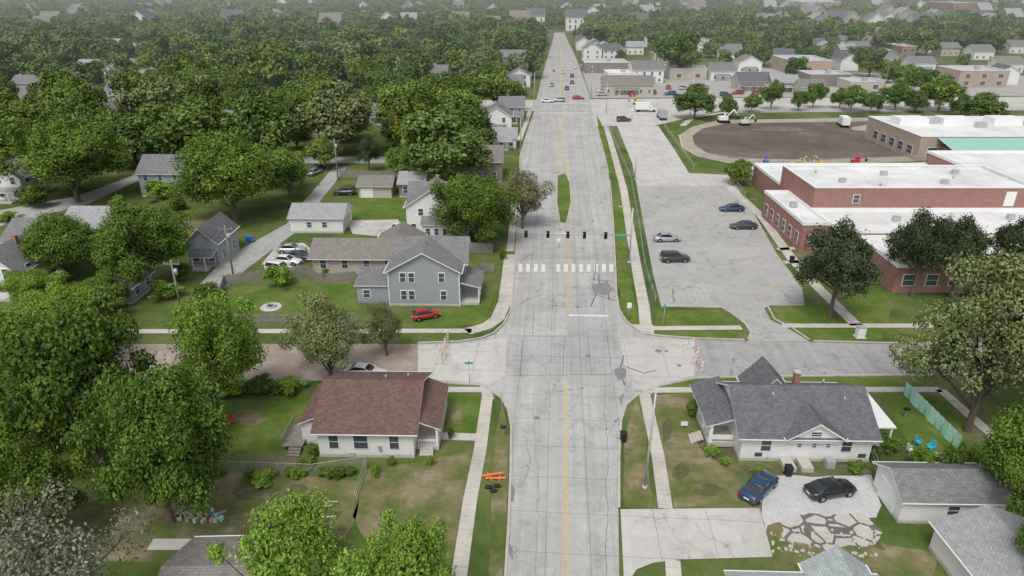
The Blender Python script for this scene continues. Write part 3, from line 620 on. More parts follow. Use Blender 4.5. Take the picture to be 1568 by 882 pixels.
def flatb(name,x0,x1,y0,y1,h,wall,roof='flat',par=.5,wins=None,blk=True):
    g=Grp(name,((x0+x1)/2,y0,0),0); w=x1-x0; D=y1-y0; wl=g.part('walls')
    for a in((-w/2,0,w/2,0),(w/2,0,w/2,D),(w/2,D,-w/2,D),(-w/2,D,-w/2,0)): wl.face([(a[0],a[1],0),(a[2],a[3],0),(a[2],a[3],h),(a[0],a[1],h)],wall)
    g.part('roof').face([(-w/2,0,h-par),(w/2,0,h-par),(w/2,D,h-par),(-w/2,D,h-par)],roof)
    cp=g.part('parapet')
    for c,d in(((0,.1,h+.02),(w+.3,.4,.16)),((0,D-.1,h+.02),(w+.3,.4,.16)),((-w/2+.1,D/2,h+.022),(.4,D-.6,.16)),((w/2-.1,D/2,h+.022),(.4,D-.6,.16))): cp.box(c,d,'trim')
    for c,d in(((0,.22,h-.3),(w-.1,.06,.6)),((0,D-.22,h-.3),(w-.1,.06,.6)),((-w/2+.22,D/2,h-.3),(.06,D-.5,.6)),((w/2-.22,D/2,h-.3),(.06,D-.5,.6))): cp.box(c,d,roof)
    wn=g.part('windows')
    for (side,c,z,ww,hh) in (wins or []): win(wn,side,c,z,ww,hh,-w/2,w/2,0,D)
    if blk: BLK.append(((x0+x1)/2,(y0+y1)/2,max(w,D)*.6))
    return g
def fb(name,u0,u1,v,h,D,wall,roof):
    a=P(u0,v);b_=P(u1,v); w=b_.x-a.x; n=max(2,int(w/6))
    g=flatb(name,a.x,b_.x,a.y,a.y+D,h,wall,roof,wins=[('F',-w/2+(i+.5)*w/n,1.0,2.2,1.6) for i in range(n)]+([('F',-w/2+(i+.5)*w/n,z_,2.2,1.6) for i in range(n) for z_ in range(4,int(h)-2,3)])); g.part('roof_unit').box((w*.1,D*.5,h+.2),(2,1.6,1.4),'metal'); g.done()
fb('brick_commercial_building',1208,1272,114,6.5,26,'brick2','flatg'); fb('commercial_building',1238,1300,132,5,14,'brown_s','flatg'); fb('commercial_building',1465,1540,134,7,18,'brick2','flatg')
fb('commercial_building',1025,1082,122,5,14,'tan_s','flatg'); fb('commercial_building',895,962,112,5,18,'brown_s','flatg'); fb('white_commercial_building',930,975,128,4.5,14,'white','flat'); fb('commercial_building',1300,1352,140,4,12,'tan_s','flatg')
fb('brick_commercial_building',1455,1500,30,18,60,'brick','flatg'); fb('brick_commercial_building',1300,1345,62,9,40,'brick2','flatg');fb('brick_commercial_building',1225,1285,22,16,60,'brick2','flat');fb('white_commercial_building',1430,1475,22,14,60,'brick2','flat');fb('brick_commercial_building',1378,1400,90,7,20,'brick','flatg')
# school
g=flatb('brick_school',53,92,115.8,131.5,9,'brick',wins=[('F',-12,6.3,1.0,1.4)]); ox=72.5; oy=115.8
wl=g.part('walls')
def sub(x0,x1,y0,y1,h,wall='brick',roof='flat'):
    X0,X1,Y0,Y1=x0-ox,x1-ox,y0-oy,y1-oy; cx=(X0+X1)/2;cy=(Y0+Y1)/2
    wl.box((cx,cy,(h-.4)/2),(X1-X0,Y1-Y0,h-.4),wall,top=roof)
    cp=g.part('parapet')
    for c,d in(((cx,Y0+.1,h-.15),(X1-X0+.3,.4,.55)),((cx,Y1-.1,h-.15),(X1-X0+.3,.4,.55)),((X0+.1,cy,h-.148),(.4,Y1-Y0-.6,.55)),((X1-.1,cy,h-.148),(.4,Y1-Y0-.6,.55))): cp.box(c,d,'trim')
sub(48.6,52.99,108,127,5.2); sub(53.01,110,104,115.7,5.25); sub(56,112,91.5,103.9,4.4); sub(92.1,130,116,150,7.6); sub(54,91.9,131.6,150,4.8)
wn=g.part('windows')
for i in range(6): win(wn,'F',56+i*3.4-ox+2,1.2,1.6,1.7,0,0,91.5-oy,0)
for yy in(110,113,116,119,122,125): win(wn,'L',yy-oy,1.0,1.3,2.0,48.6-ox,0,0,0)
win(wn,'F',50.8-ox,1.2,1.4,2,0,0,108-oy,0)
ru=g.part('roof_unit')
for x,y,z in((60,121,8.5),(70,126,8.5),(78,120,8.5),(65,110,4.9),(75,108,4.9),(85,111,4.9),(84,127,8.5),(62,98,4.1),(100,125,7.3),(108,135,7.3),(50.6,118,4.9)): ru.box((x-ox,y-oy,z+.4),(1.1,.9,.8),'metal')
for x,y,z in((58,128,8.5),(66,119,8.5),(82,124,8.5),(90,108,4.9),(70,112,4.9)): ru.cyl((x-ox,y-oy,z),(x-ox,y-oy,z+.6),.2,.2,8,'metal')
wl.box((87.5-ox,115.78-oy,7.0),(1.8,.2,2.6),'trim')
g.done(); BLK.append((70,120,40)); BLK.append((110,120,40))
g=flatb('school_wing',103,190,172,200,6.2,'brick2',wins=[('L',4+i*4.5,1.2,2.4,2.0) for i in range(5)]+[('F',-40+i*4,1.2,2.4,2.2) for i in range(20)])
rf=g.part('canopy_roof'); w=87
rf.face([(-w/2+4,-8,4.2),(w/2,-8,4.2),(w/2,-.1,5.9),(-w/2+4,-.1,5.9)],'teal'); rf.face([(-w/2+4,-8,4.0),(w/2,-8,4.0),(w/2,-8,4.2),(-w/2+4,-8,4.2)],'trim')
g.part('walls').box((2.2,-3.6,2.0),(w-6,7,3.9),'brick')
for i in range(20): g.part('windows').box((-w/2+8+i*4,-7.2,2.1),(2.6,.2,2.2),'glass')
for x,y in((-20,14),(-5,18),(10,10),(-30,20)): g.part('roof_unit').box((x,y,6.4),(2.4,1.8,1.5),'metal')
for x in(-36,-24,-10,4): g.part('clerestory').box((x,20,6.6),(8,5,1.8),'trim')
g.done()
g=Grp('brown_shingle_house',(P(330,1010).x+.6,P(330,1010).y-.8,0),.03); gable(g,-4.2,2.6,0,8.6,3.0,1.8,'x','tan_s','rtan',ov=.5); pipe(g,.6,5.2,4.3); g.done()
g=Grp('shed',(P(470,870).x,P(470,870).y-.5,0),.1); gable(g,-1.6,1.8,0,3.2,2.3,1.0,'x','tan_s','rtan',ov=.3); g.done()
# ------------------------------------------------------------------ trees
def ico(sub=1):
    import bmesh
    bm=bmesh.new(); bmesh.ops.create_icosphere(bm,subdivisions=sub,radius=1); v=np.array([tuple(q.co) for q in bm.verts]); f=[tuple(q.index for q in p.verts) for p in bm.faces]; bm.free(); return v,f
ICO1=ico(1)
def rdir(n,r):
    d=r.normal(size=(n,3)); return d/np.linalg.norm(d,axis=1)[:,None]
def leafquads(C,Nrm,s,r):
    n=len(C); t=np.cross(Nrm,rdir(n,r)); t/=np.linalg.norm(t,axis=1)[:,None]+1e-9; b_=np.cross(Nrm,t)
    s=s[:,None]; a=t*s; c=b_*s*.62
    V=np.stack([C-a,C-c*1.0+a*.15,C+a,C+c-a*.1],1).reshape(-1,3)
    return V,np.arange(4*n).reshape(-1,4)
def crown(seed,R,z0,z1,nl,nleaf,leaf,lr=(.28,.42),up=.25,shape='round'):
    """irregular crown: big limbs carry uneven leaf masses of very different size"""
    r=np.random.default_rng(seed); c0=np.array([0,0,z0+(z1-z0)*.46]); hz=(z1-z0)/2; L=[]
    ax=r.uniform(.82,1.18,2); sec=r.uniform(.66,1.15,9); 
    for i in range(nl):
        az=r.uniform(0,2*math.pi); el=r.uniform(-.75,1.0); q=r.uniform(.42,.94)
        k=sec[int(az/(2*math.pi)*8.99)]
        if shape=='cone': k*=1.05-.5*(el+.75)/1.75
        ce=math.sqrt(max(0,1-min(1,abs(el))**2.2)); rad=r.uniform(*lr)*R*(1.15-.45*q)
        x=math.cos(az)*ce*R*q*k*ax[0]; y=math.sin(az)*ce*R*q*k*ax[1]; z=c0[2]+el*hz*q*1.02
        L.append((np.array([x,y,max(z,z0+rad*.5)]),rad))
    L.append((c0,R*.5)); L.append((c0+[0,0,hz*.4],R*.4))
    cen=np.array([l[0] for l in L]); rad=np.array([l[1] for l in L])
    p=rad**1.9/np.sum(rad**1.9); idx=r.choice(len(L),nleaf,p=p); d=rdir(nleaf,r); d[:,2]+=up; d/=np.linalg.norm(d,axis=1)[:,None]
    jr=r.uniform(.65,1.15,nleaf)+ (r.random(nleaf)<.06)*r.uniform(0,.35,nleaf)
    jr*=1+.25*np.sin(d[:,0]*7+idx)*np.sin(d[:,1]*6+idx*2)*np.sin(d[:,2]*6+idx)*1.3
    C=cen[idx]+d*rad[idx][:,None]*jr[:,None]*np.array([1,1,.85])
    dist=np.linalg.norm(C[:,None,:]-cen[None],axis=2)/rad[None]; keep=(dist.min(1)>.55)&(C[:,2]>.3)
    C=C[keep]; d=d[keep]; n=len(C)
    nr=d*.8+rdir(n,r)*.7+np.array([0,0,.3]); nr/=np.linalg.norm(nr,axis=1)[:,None]
    V,Q=leafquads(C,nr,leaf*r.uniform(.6,1.35,n),r)
    return V,Q,L
def treemesh(name,seed,Hh=12,R=6,trunk=1.5,nl=16,nleaf=16000,leaf=.22,leafk='leaf',inner=.7,lr=(.28,.42),shape='round',limbs=True,up=.25,innerk='inner',icos=ICO1,tr=.32):
    V,Q,L=crown(seed,R,trunk,Hh,nl,nleaf,leaf,lr,up,shape); r=random.Random(seed)
    verts=[tuple(v) for v in V.tolist()]; faces=[tuple(q) for q in Q.tolist()]; mi=[0]*len(faces)
    mb=MB()
    top=Hh*.6
    mb.cyl((0,0,-.2),(.05,0,trunk*.9+.3),tr,tr*.75,8,'bark',False); mb.cyl((.05,0,trunk*.9+.3),(.2,.1,top),tr*.75,tr*.3,7,'bark',False)
    if limbs:
        for c,rad in L:
            st=(0,0,min(c[2]*.7,r.uniform(trunk*.8,top*.8))); md=((st[0]+c[0])*.5,(st[1]+c[1])*.5,(st[2]+c[2])*.5+.3)
            mb.cyl(st,md,tr*.38,tr*.24,5,'bark',False); mb.cyl(md,tuple(c),tr*.24,tr*.08,5,'bark',False)
            for k in range(4):
                dd=rdir(1,np.random.default_rng(r.randint(0,9999)))[0]; e=np.array(c)+dd*rad*1.05; mb.cyl(tuple(c),tuple(e),tr*.09,tr*.02,3,'bark',False)
    o=len(verts); verts+=mb.v; faces+=[tuple(o+i for i in f) for f in mb.f]; mi+=[1]*len(mb.f)
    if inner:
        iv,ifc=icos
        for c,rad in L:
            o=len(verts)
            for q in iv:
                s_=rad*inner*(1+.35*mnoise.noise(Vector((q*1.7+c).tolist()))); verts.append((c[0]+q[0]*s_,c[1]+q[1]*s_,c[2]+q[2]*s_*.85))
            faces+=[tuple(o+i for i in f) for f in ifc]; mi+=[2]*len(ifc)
    me=bpy.data.meshes.new(name); me.from_pydata(verts,[],faces)
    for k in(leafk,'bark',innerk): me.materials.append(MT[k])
    me.polygons.foreach_set('material_index',mi); me.update(); return me
NEAR=[treemesh('tree_near%d'%i,20+i,nl=40,nleaf=36000,leaf=.145,inner=.55,lr=(.17,.38)) for i in range(4)]
BRI=[treemesh('tree_bright%d'%i,40+i,nl=34,nleaf=30000,leaf=.13,leafk='bright',inner=.4,lr=(.15,.33),innerk='innerl') for i in range(2)]
WIL=[treemesh('tree_willow%d'%i,60+i,nl=44,nleaf=30000,leaf=.12,leafk='willow',inner=.3,lr=(.13,.3),innerk='innerl') for i in range(2)]
PAL=treemesh('tree_pale',70,nl=40,nleaf=15000,leaf=.11,leafk='pale',inner=0,lr=(.15,.32))
BRN=treemesh('tree_budding',71,nl=28,nleaf=15000,leaf=.15,leafk='brownleaf',inner=0,lr=(.2,.35))
PIN=[treemesh('tree_pine%d'%i,80+i,nl=34,nleaf=20000,leaf=.16,leafk='pine',inner=.5,lr=(.15,.34),trunk=3.2) for i in range(2)]
MID=[treemesh('tree_mid%d'%i,100+i,nl=24,nleaf=8000,leaf=.3,leafk=('mleaf','leafd','mleaf','leafd','willow','mleaf')[i],inner=.66,lr=(.2,.42)) for i in range(6)]
YEL=treemesh('tree_yellow',111,nl=16,nleaf=6000,leaf=.32,leafk='yellow',inner=.5,innerk='innerl')
FAR=[treemesh('tree_far%d'%i,120+i,nl=14,nleaf=1900,leaf=.58,leafk=('mleaf','leafd','willow','mleaf')[i],inner=.74,lr=(.25,.46),limbs=False,trunk=1.0,innerk='innerl') for i in range(4)]
BUSH=[treemesh('bush_mesh%d'%i,140+i,Hh=3,R=1.6,trunk=.1,nl=12,nleaf=3000,leaf=.12,leafk=('leaf','bright')[i],inner=.65,lr=(.3,.5),tr=.05) for i in range(2)]
def patchmesh(i):
    r=np.random.default_rng(300+i); Vs=[];Fs=[];mi=[];o=0; n=0
    for a in range(5):
        for b_ in range(5):
            if r.random()<.1: continue
            R=r.uniform(4,8.5); h=r.uniform(7,17); cx=(a-2)*12+r.uniform(-5,5); cy=(b_-2)*12+r.uniform(-5,5)
            V,Q,L=crown(400+i*30+n,R,1.5,h,8,280,1.0,(.28,.5)); n+=1
            V=V+np.array([cx,cy,0]); Vs.append(V); Fs.append(Q+o); o+=len(V); mi+=[int(r.choice([0,2,3],p=[.52,.38,.10]))]*len(Q)
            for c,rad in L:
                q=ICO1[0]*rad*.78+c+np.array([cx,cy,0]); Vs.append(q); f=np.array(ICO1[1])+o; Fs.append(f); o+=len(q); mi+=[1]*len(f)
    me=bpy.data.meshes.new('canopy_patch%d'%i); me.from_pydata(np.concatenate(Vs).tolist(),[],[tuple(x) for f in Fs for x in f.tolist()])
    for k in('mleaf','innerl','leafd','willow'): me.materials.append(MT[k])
    me.polygons.foreach_set('material_index',mi); me.update(); return me
PATCH=[patchmesh(i) for i in range(5)]
def tree(name,meshes,u,v,vtop,wpx,Hh=12.,R=6.,k=1.08):
    p=P(u,v); h=zat(p.y,vtop); w=wpx*mpp(p.y,h*.6)*k; me=random.choice(meshes) if isinstance(meshes,list) else meshes
    s=w/(2*R)*1.0; inst(name,me,p,random.uniform(0,6.28),(s,s,h/Hh*.98)); BLK.append((p.x,p.y,w*.42))
tree('deciduous_tree',NEAR,165,735,428,240); tree('deciduous_tree',NEAR,265,800,545,185); tree('deciduous_tree',BRI,340,648,425,160)
tree('deciduous_tree',NEAR,90,690,470,160)
tree('grey_green_tree',WIL,508,586,450,140); tree('grey_green_tree',WIL,592,545,462,66); tree('bright_green_tree',BRI,480,1010,752,215); tree('bright_green_tree',BRI,640,1040,775,180)
tree('budding_tree',PAL,120,1040,752,280); tree('bright_green_tree',BRI,5,880,640,170); tree('deciduous_tree',NEAR,75,850,650,150)
tree('deciduous_tree',NEAR,735,377,255,125); tree('budding_tree',BRN,800,350,252,85)
tree('deciduous_tree',MID[:4],680,283,165,145); tree('yellow_tree',YEL,628,235,150,64); tree('deciduous_tree',NEAR,362,338,182,175); tree('deciduous_tree',NEAR,120,310,168,165)
tree('deciduous_tree',NEAR,228,442,300,140); tree('deciduous_tree',NEAR,110,428,315,130); tree('deciduous_tree',BRI,60,470,405,105); tree('deciduous_tree',MID,515,240,125,125); tree('deciduous_tree',MID,300,262,145,140); tree('deciduous_tree',MID,400,255,125,110)
tree('deciduous_tree',NEAR,165,470,420,100); tree('deciduous_tree',BRI,110,560,430,150); tree('deciduous_tree',NEAR,20,600,470,120)
tree('spruce_tree',PIN,566,264,205,40); tree('deciduous_tree',MID,445,305,225,65); tree('deciduous_tree',MID,45,270,180,120);tree('deciduous_tree',MID,210,255,165,110); tree('deciduous_tree',MID,620,285,215,50)
tree('pine_tree',PIN,1270,488,335,125); tree('pine_tree',PIN,1395,455,318,100); tree('pine_tree',PIN,1455,455,330,95); tree('pine_tree',PIN,1530,455,330,110); tree('pine_tree',PIN,1590,460,330,110)
tree('grey_green_tree',WIL,1480,660,385,235); tree('grey_green_tree',WIL,1580,640,400,190); tree('deciduous_tree',NEAR,1545,790,595,160); tree('bright_green_tree',BRI,1590,930,690,120)
tree('deciduous_tree',MID,1130,282,240,45)
for u,v,vt,w in((1063,182,120,62),(1112,180,140,32),(1150,172,140,30),(1180,168,122,34),(1222,170,135,32),(1244,166,122,34),(1302,170,125,46),(1332,172,138,36),(1370,168,122,50),(1400,172,135,38),(1436,170,108,58),(1500,186,135,66),(1470,178,140,34),(745,142,84,34),(1380,140,95,60),(1410,150,100,50),(1330,118,70,55),(1040,120,38,75),(920,75,30,50),(1285,166,130,30)):
    tree('street_tree',[MID[0],MID[2],MID[3],MID[5]],u,v,vt,w)
bl=[(428,440,404,46),(1338,702,684,30),(1310,722,706,26),(1090,700,682,22),(1110,712,700,18),(1358,690,668,40),(1160,728,714,18),(1400,722,700,24),(690,672,655,14),(480,700,680,26),(350,600,575,60),(400,598,578,60),(445,600,580,50),(470,716,700,30),(405,738,720,40),(600,712,700,18),(575,728,712,18),(660,712,698,16),(30,500,478,50),(90,505,470,60),(1060,640,612,24),(1348,745,715,26),(1220,610,600,16),(500,430,412,20),(770,398,378,14),(735,360,340,20),(1170,700,690,16)]
rb=random.Random(21)
for k in range(46):
    u=rb.uniform(-20,330); v=rb.uniform(300,720)
    if 500<v<600: continue
    bl.append((u,v,v-rb.uniform(14,34),rb.uniform(26,60)))
for k in range(12):
    u=rb.uniform(330,545); bl.append((u,728+rb.uniform(-4,6),716,rb.uniform(14,30)))
for k in range(14): bl.append((rb.uniform(1400,1568),rb.uniform(700,745),rb.uniform(680,700),rb.uniform(24,44)))
for u,v,vt,w in bl:
    p=P(u,v); h=max(.5,zat(p.y,vt)); w_=w*mpp(p.y,1); inst('bush',random.choice(BUSH),p,random.uniform(0,6),(w_/3.2,w_/3.2,h/3))
def blocked(x,y,m=0):
    for a,b_,r in BLK:
        if (x-a)**2+(y-b_)**2<(r+m)**2: return True
    return False
far=link(bpy.data.objects.new('distant_trees',None)); rs=random.Random(5); cnt=0
y=150.0
DH=[]
while y<600:
    step=11.0 if y<300 else 13
    x=-.86*y-30
    while x<.86*y+30:
        xx=x+rs.uniform(-4,4); yy=y+rs.uniform(-4.5,4.5); rx=roadx(yy); x+=step
        if rx-(17 if yy<330 else 14)<xx<rx+(19 if yy<330 else 13): continue
        if xx>rx and yy<300: continue
        if 266<yy<292 and xx<rx and rs.random()<.9: continue
        if xx>rx and yy<430 and rs.random()<.72: continue
        if rs.random()<(.18 if xx<rx else .24): 
            if rs.random()<.65 and not blocked(xx,yy,2): DH.append((xx,yy)); BLK.append((xx,yy,8)); kk=(yy-11)/yy; BLK.append((xx*kk,yy-11,6)); BLK.append((xx*(yy-20)/yy,yy-20,5))
            continue
        if blocked(xx,yy,1): continue
        me=rs.choice(MID) if yy<285 else rs.choice(FAR)
        if me in(MID[4],FAR[2]) and rs.random()<.55: me=MID[0] if yy<285 else FAR[0]
        s_=rs.uniform(.6,1.4)*1.1; hz=s_**.7*rs.uniform(.75,1.25)*1.05
        if xx>rx and yy<430: s_*=.75;hz*=.7
        inst('tree',me,(xx,yy,0),rs.uniform(0,6.28),(s_,s_,hz),far); cnt+=1
    y+=step
y=600.0
while y<2900:
    x=-.82*y-60
    while x<.82*y+60:
        rx=roadx(y); 
        if not(abs(x-rx)<34 and y<690): inst('canopy',rs.choice(PATCH),(x+rs.uniform(-5,5),y+rs.uniform(-5,5),0),rs.randint(0,3)*math.pi/2+rs.uniform(-.2,.2),(1,1,rs.uniform(.75,1.25)),far); cnt+=1
        x+=56
    y+=56
print('SCATTER',cnt,'houses',len(DH))
def dh(i):
    g=MB()
    class G2: 
        def part(s,n): return g
    wall=('white','tan_s','grey_s','white')[i]; roof=('rgrey','rtan','rlight','rdark')[i]
    gable(G2(),-5,5,-4.5,4.5,4.6+i*.3,2.7,'x' if i%2 else 'y',wall,roof)
    for x in(-3,0,3): win(g,'F',x,1,.9,1.4,-5,5,-4.5,4.5); win(g,'F',x,3.2,.9,1.1,-5,5,-4.5,4.5)
    return g.mesh('distant_house_mesh%d'%i)
DM=[dh(i) for i in range(4)]
for x,y in DH: inst('house',rs.choice(DM),(x,y,0),rs.choice((0,math.pi/2))+RZ)
for k in range(240):
    y=600+1500*rs.random()**1.3; x=rs.uniform(-.8,.8)*y
    if rs.random()<.3: x=abs(x)
    inst('house',rs.choice(DM),(x,y,0),rs.choice((0,math.pi/2)),(1.7,1.5,1.8+rs.random()*.7))
# ------------------------------------------------------------------ vehicles
def carmesh(kind,paint):
    b=MB()
    if kind=='suv': L=4.8;st=[(-2.38,.42,.95,.80),(-2.3,.32,1.08,.90),(-1.5,.26,1.1,.95),(0,.25,1.07,.96),(1.0,.25,1.04,.95),(1.7,.28,.98,.93),(2.2,.32,.86,.86),(2.38,.42,.7,.74)]; gb=(-2.3,1.15,1.06);gt=(-2.0,.25,1.68); gw=(.86,.70)
    elif kind=='hatch': L=4.2;st=[(-2.05,.4,.8,.72),(-1.98,.3,.95,.82),(-1.4,.25,.97,.87),(0,.23,.94,.88),(.9,.23,.92,.87),(1.5,.26,.85,.85),(1.95,.3,.72,.78),(2.08,.38,.6,.68)]; gb=(-1.95,1.15,.93);gt=(-1.45,.2,1.46); gw=(.80,.62)
    else: L=4.8;st=[(-2.4,.4,.8,.74),(-2.3,.3,.97,.85),(-1.6,.25,.99,.91),(0,.22,.94,.92),(.9,.22,.92,.92),(1.6,.25,.85,.90),(2.2,.3,.72,.83),(2.42,.38,.58,.70)]; gb=(-1.95,1.05,.95);gt=(-1.05,.15,1.42); gw=(.82,.62)
    rings=[]
    for x,zb,zt,w in st:
        h=[(-w*.88,zb),(-w,zb+.16),(-w*1.0,(zb+zt)/2+.06),(-w*.95,zt-.07),(-w*.78,zt),(0,zt+.035),(w*.78,zt),(w*.95,zt-.07),(w,(zb+zt)/2+.06),(w,zb+.16),(w*.88,zb)]
        rings.append([(x,a,c) for a,c in h])
    b.loft(rings,paint)
    z0,z1=gb[2]-.05,gt[2]; B=[(gb[0],-gw[0]*.93,z0),(gb[1],-gw[0]*.93,z0-.03),(gb[1],gw[0]*.93,z0-.03),(gb[0],gw[0]*.93,z0)]
    mid=[(gb[0]*.45+gt[0]*.55,-gw[0]*.83,(z0+z1)/2+.04),(gb[1]*.45+gt[1]*.55,-gw[0]*.83,(z0+z1)/2+.04)]; mid+= [(mid[1][0],-mid[1][1],mid[1][2]),(mid[0][0],-mid[0][1],mid[0][2])]
    T=[(gt[0],-gw[1],z1),(gt[1],-gw[1],z1),(gt[1],gw[1],z1),(gt[0],gw[1],z1)]
    b.loft([B,mid,T],'carglass',sm=False)
    xr=[gt[0]-.08,gt[0]+.12,(gt[0]+gt[1])/2,gt[1]-.12,gt[1]+.1]; rr_=[]
    for i,x in enumerate(xr):
        e=.0 if i in(0,4) else .05; w=gw[1]+.03; rr_.append([(x,-w,z1-.03),(x,-w*.8,z1+.02+e*.6),(x,0,z1+.03+e),(x,w*.8,z1+.02+e*.6),(x,w,z1-.03)])
    b.loft(rr_,paint)
    for s_ in(-1,1):
        for q in(0,1):
            a=B[q] if s_<0 else B[3-q]; m_=mid[q] if s_<0 else mid[3-q]; t=T[q] if s_<0 else T[3-q]
            b.cyl(a,m_,.055,.05,5,paint,False); b.cyl(m_,t,.05,.045,5,paint,False)
        xm=-.55; b.cyl((xm,s_*gw[0]*.945,z0),(xm+.05,s_*(gw[1]+.01),z1),.045,.04,5,'black',False)
        b.box((.85,s_*(gw[0]+.12),gb[2]+.02),(.14,.2,.12),paint)
        for xw in(-L*.3,L*.3):
            b.cyl((xw,s_*.60,.34),(xw,s_*(gw[0]+.105),.34),.41,.41,16,'black',True,False)
            b.cyl((xw,s_*.62,.33),(xw,s_*(gw[0]+.115),.33),.335,.335,16,'rubber'); b.cyl((xw,s_*.8,.33),(xw,s_*(gw[0]+.125),.33),.2,.2,10,'rim')
        b.box((st[-1][0]-.12,s_*.58,st[-1][2]-.02),(.2,.3,.1),'lampw'); b.box((st[0][0]+.04,s_*.6,st[0][2]-.06),(.12,.26,.14),'lampr')
    b.box((st[-1][0]+.0,0,.48),(.06,.9,.14),'black'); b.box((st[0][0]-.01,0,.62),(.04,.5,.13),'trim')
    return b.mesh('car_mesh_'+kind+paint)
CM={}
def car(name,kind,paint,u,v,ang,s=1.0):
    k=(kind,paint)
    if k not in CM: CM[k]=carmesh(kind,paint)
    p=P(u,v); p.z=.035; inst(name,CM[k],p,math.radians(ang),(s,s,s))
car('parked_sedan','sedan','c_blue',1161,752,45); car('parked_sedan','sedan','c_black',1270,756,14,.96); car('parked_hatchback','hatch','c_red',652,487,24,.92)
car('parked_sedan','sedan','c_white',560,576,-12); car('parked_suv','suv','c_dark',1033,400,4); car('parked_sedan','sedan','c_silver',1021,369,2); car('parked_sedan','sedan','c_navy',1120,323,180); car('parked_sedan','sedan','c_dark',1138,350,180)
car('parked_sedan','sedan','c_silver',447,386,5); car('parked_sedan','sedan','c_white',440,404,-8); car('parked_suv','suv','c_white',430,417,-20); car('parked_sedan','sedan','c_dark',460,397,-10); car('parked_suv','suv','c_dark',528,298,180); car('parked_sedan','sedan','c_silver',482,267,70); car('parked_suv','suv','c_dark',488,262,80); car('parked_sedan','sedan','c_white',610,352,80)
for u,v,a,k,c in((838,157,0,'sedan','c_white'),(856,156,180,'suv','c_silver'),(876,128,86,'sedan','c_red'),(876,118,86,'suv','c_dark'),(862,112,-94,'sedan','c_white'),(868,137,86,'sedan','c_dark'),(955,186,10,'suv','c_dark'),(885,152,0,'sedan','c_red'),(880,104,86,'sedan','c_white'),(845,132,-94,'sedan','c_silver')): car('car',k,c,u,v,a)
for i in range(34):
    u=rs.choice((rs.uniform(905,1030),rs.uniform(1040,1450))); car('parked_car',rs.choice(('sedan','suv')),rs.choice(('c_white','c_dark','c_silver','c_red','c_tan','c_navy')),u,rs.uniform(133,148),rs.choice((0,90,85,180)))
def truck(u,v,ang,cab,boxm,name='box_truck'):
    g=Grp(name,(P(u,v).x,P(u,v).y,.03),math.radians(ang)); 
    g.part('cargo_box').box((-1.2,0,2.0),(4.8,2.3,2.3),boxm); c=g.part('cab'); w=1.05
    c.loft([[(x,-w,.5),(x,-w,zt-.1),(x,-w*.85,zt),(x,w*.85,zt),(x,w,zt-.1),(x,w,.5)] for x,zt in((1.3,2.3),(2.2,2.3),(2.7,1.45),(3.5,1.3),(3.65,1.0))],cab,sm=False)
    g.part('windscreen').face([(2.24,-.85,2.2),(2.24,.85,2.2),(2.72,.9,1.52),(2.72,-.9,1.52)],'carglass')
    g.part('chassis').box((0,0,.7),(7,.9,.3),'black')
    for x in(-2.5,2.8):
        for s_ in(-1,1): g.part('wheels').cyl((x,s_*.75,.45),(x,s_*1.08,.45),.45,.45,12,'rubber')
    g.done()
truck(988,171,0,'c_white','trim'); truck(1013,182,90,'c_dark','metal','dump_truck'); truck(1290,193,80,'c_white','trim','dump_truck')
def excavator(u,v,ang,col='yel',s=1.0):
    g=Grp('excavator',(P(u,v).x,P(u,v).y,.03),math.radians(ang)); g.e.scale=(s,s,s)
    for q in(-1,1): g.part('tracks').loft([[(x,q*1.1-.3,z0),(x,q*1.1+.3,z0),(x,q*1.1+.3,z1),(x,q*1.1-.3,z1)] for x,z0,z1 in((-1.9,.35,.6),(-1.6,.02,.85),(1.6,.02,.85),(1.9,.35,.6))],'black',sm=False)
    g.part('house').box((-.4,0,1.5),(2.8,2.3,1.1),col); g.part('cab').box((.7,.65,2.1),(1.2,.9,1.7),col); g.part('cab_glass').box((.95,.65,2.4),(.9,.96,.9),'carglass')
    g.part('boom').cyl((.6,-.3,1.8),(2.8,-.3,4.2),.25,.2,6,col); g.part('stick').cyl((2.8,-.3,4.2),(4.4,-.3,2.2),.18,.14,6,col); g.part('bucket').loft([[(4.1,-.7,2.1),(4.1,.1,2.1),(4.7,.1,2.2),(4.7,-.7,2.2)],[(3.9,-.7,1.4),(3.9,.1,1.4),(4.4,.1,1.1),(4.4,-.7,1.1)]],'black',sm=False); g.done()
excavator(1108,188,0,'trim'); excavator(1140,192,10,'c_white',.8); excavator(1225,252,20,'yel',.5); excavator(1255,252,140,'yel',.5); excavator(975,160,160,'yel',.7); excavator(1175,262,90,'bluep',.8); excavator(1310,252,10,'red',.6)
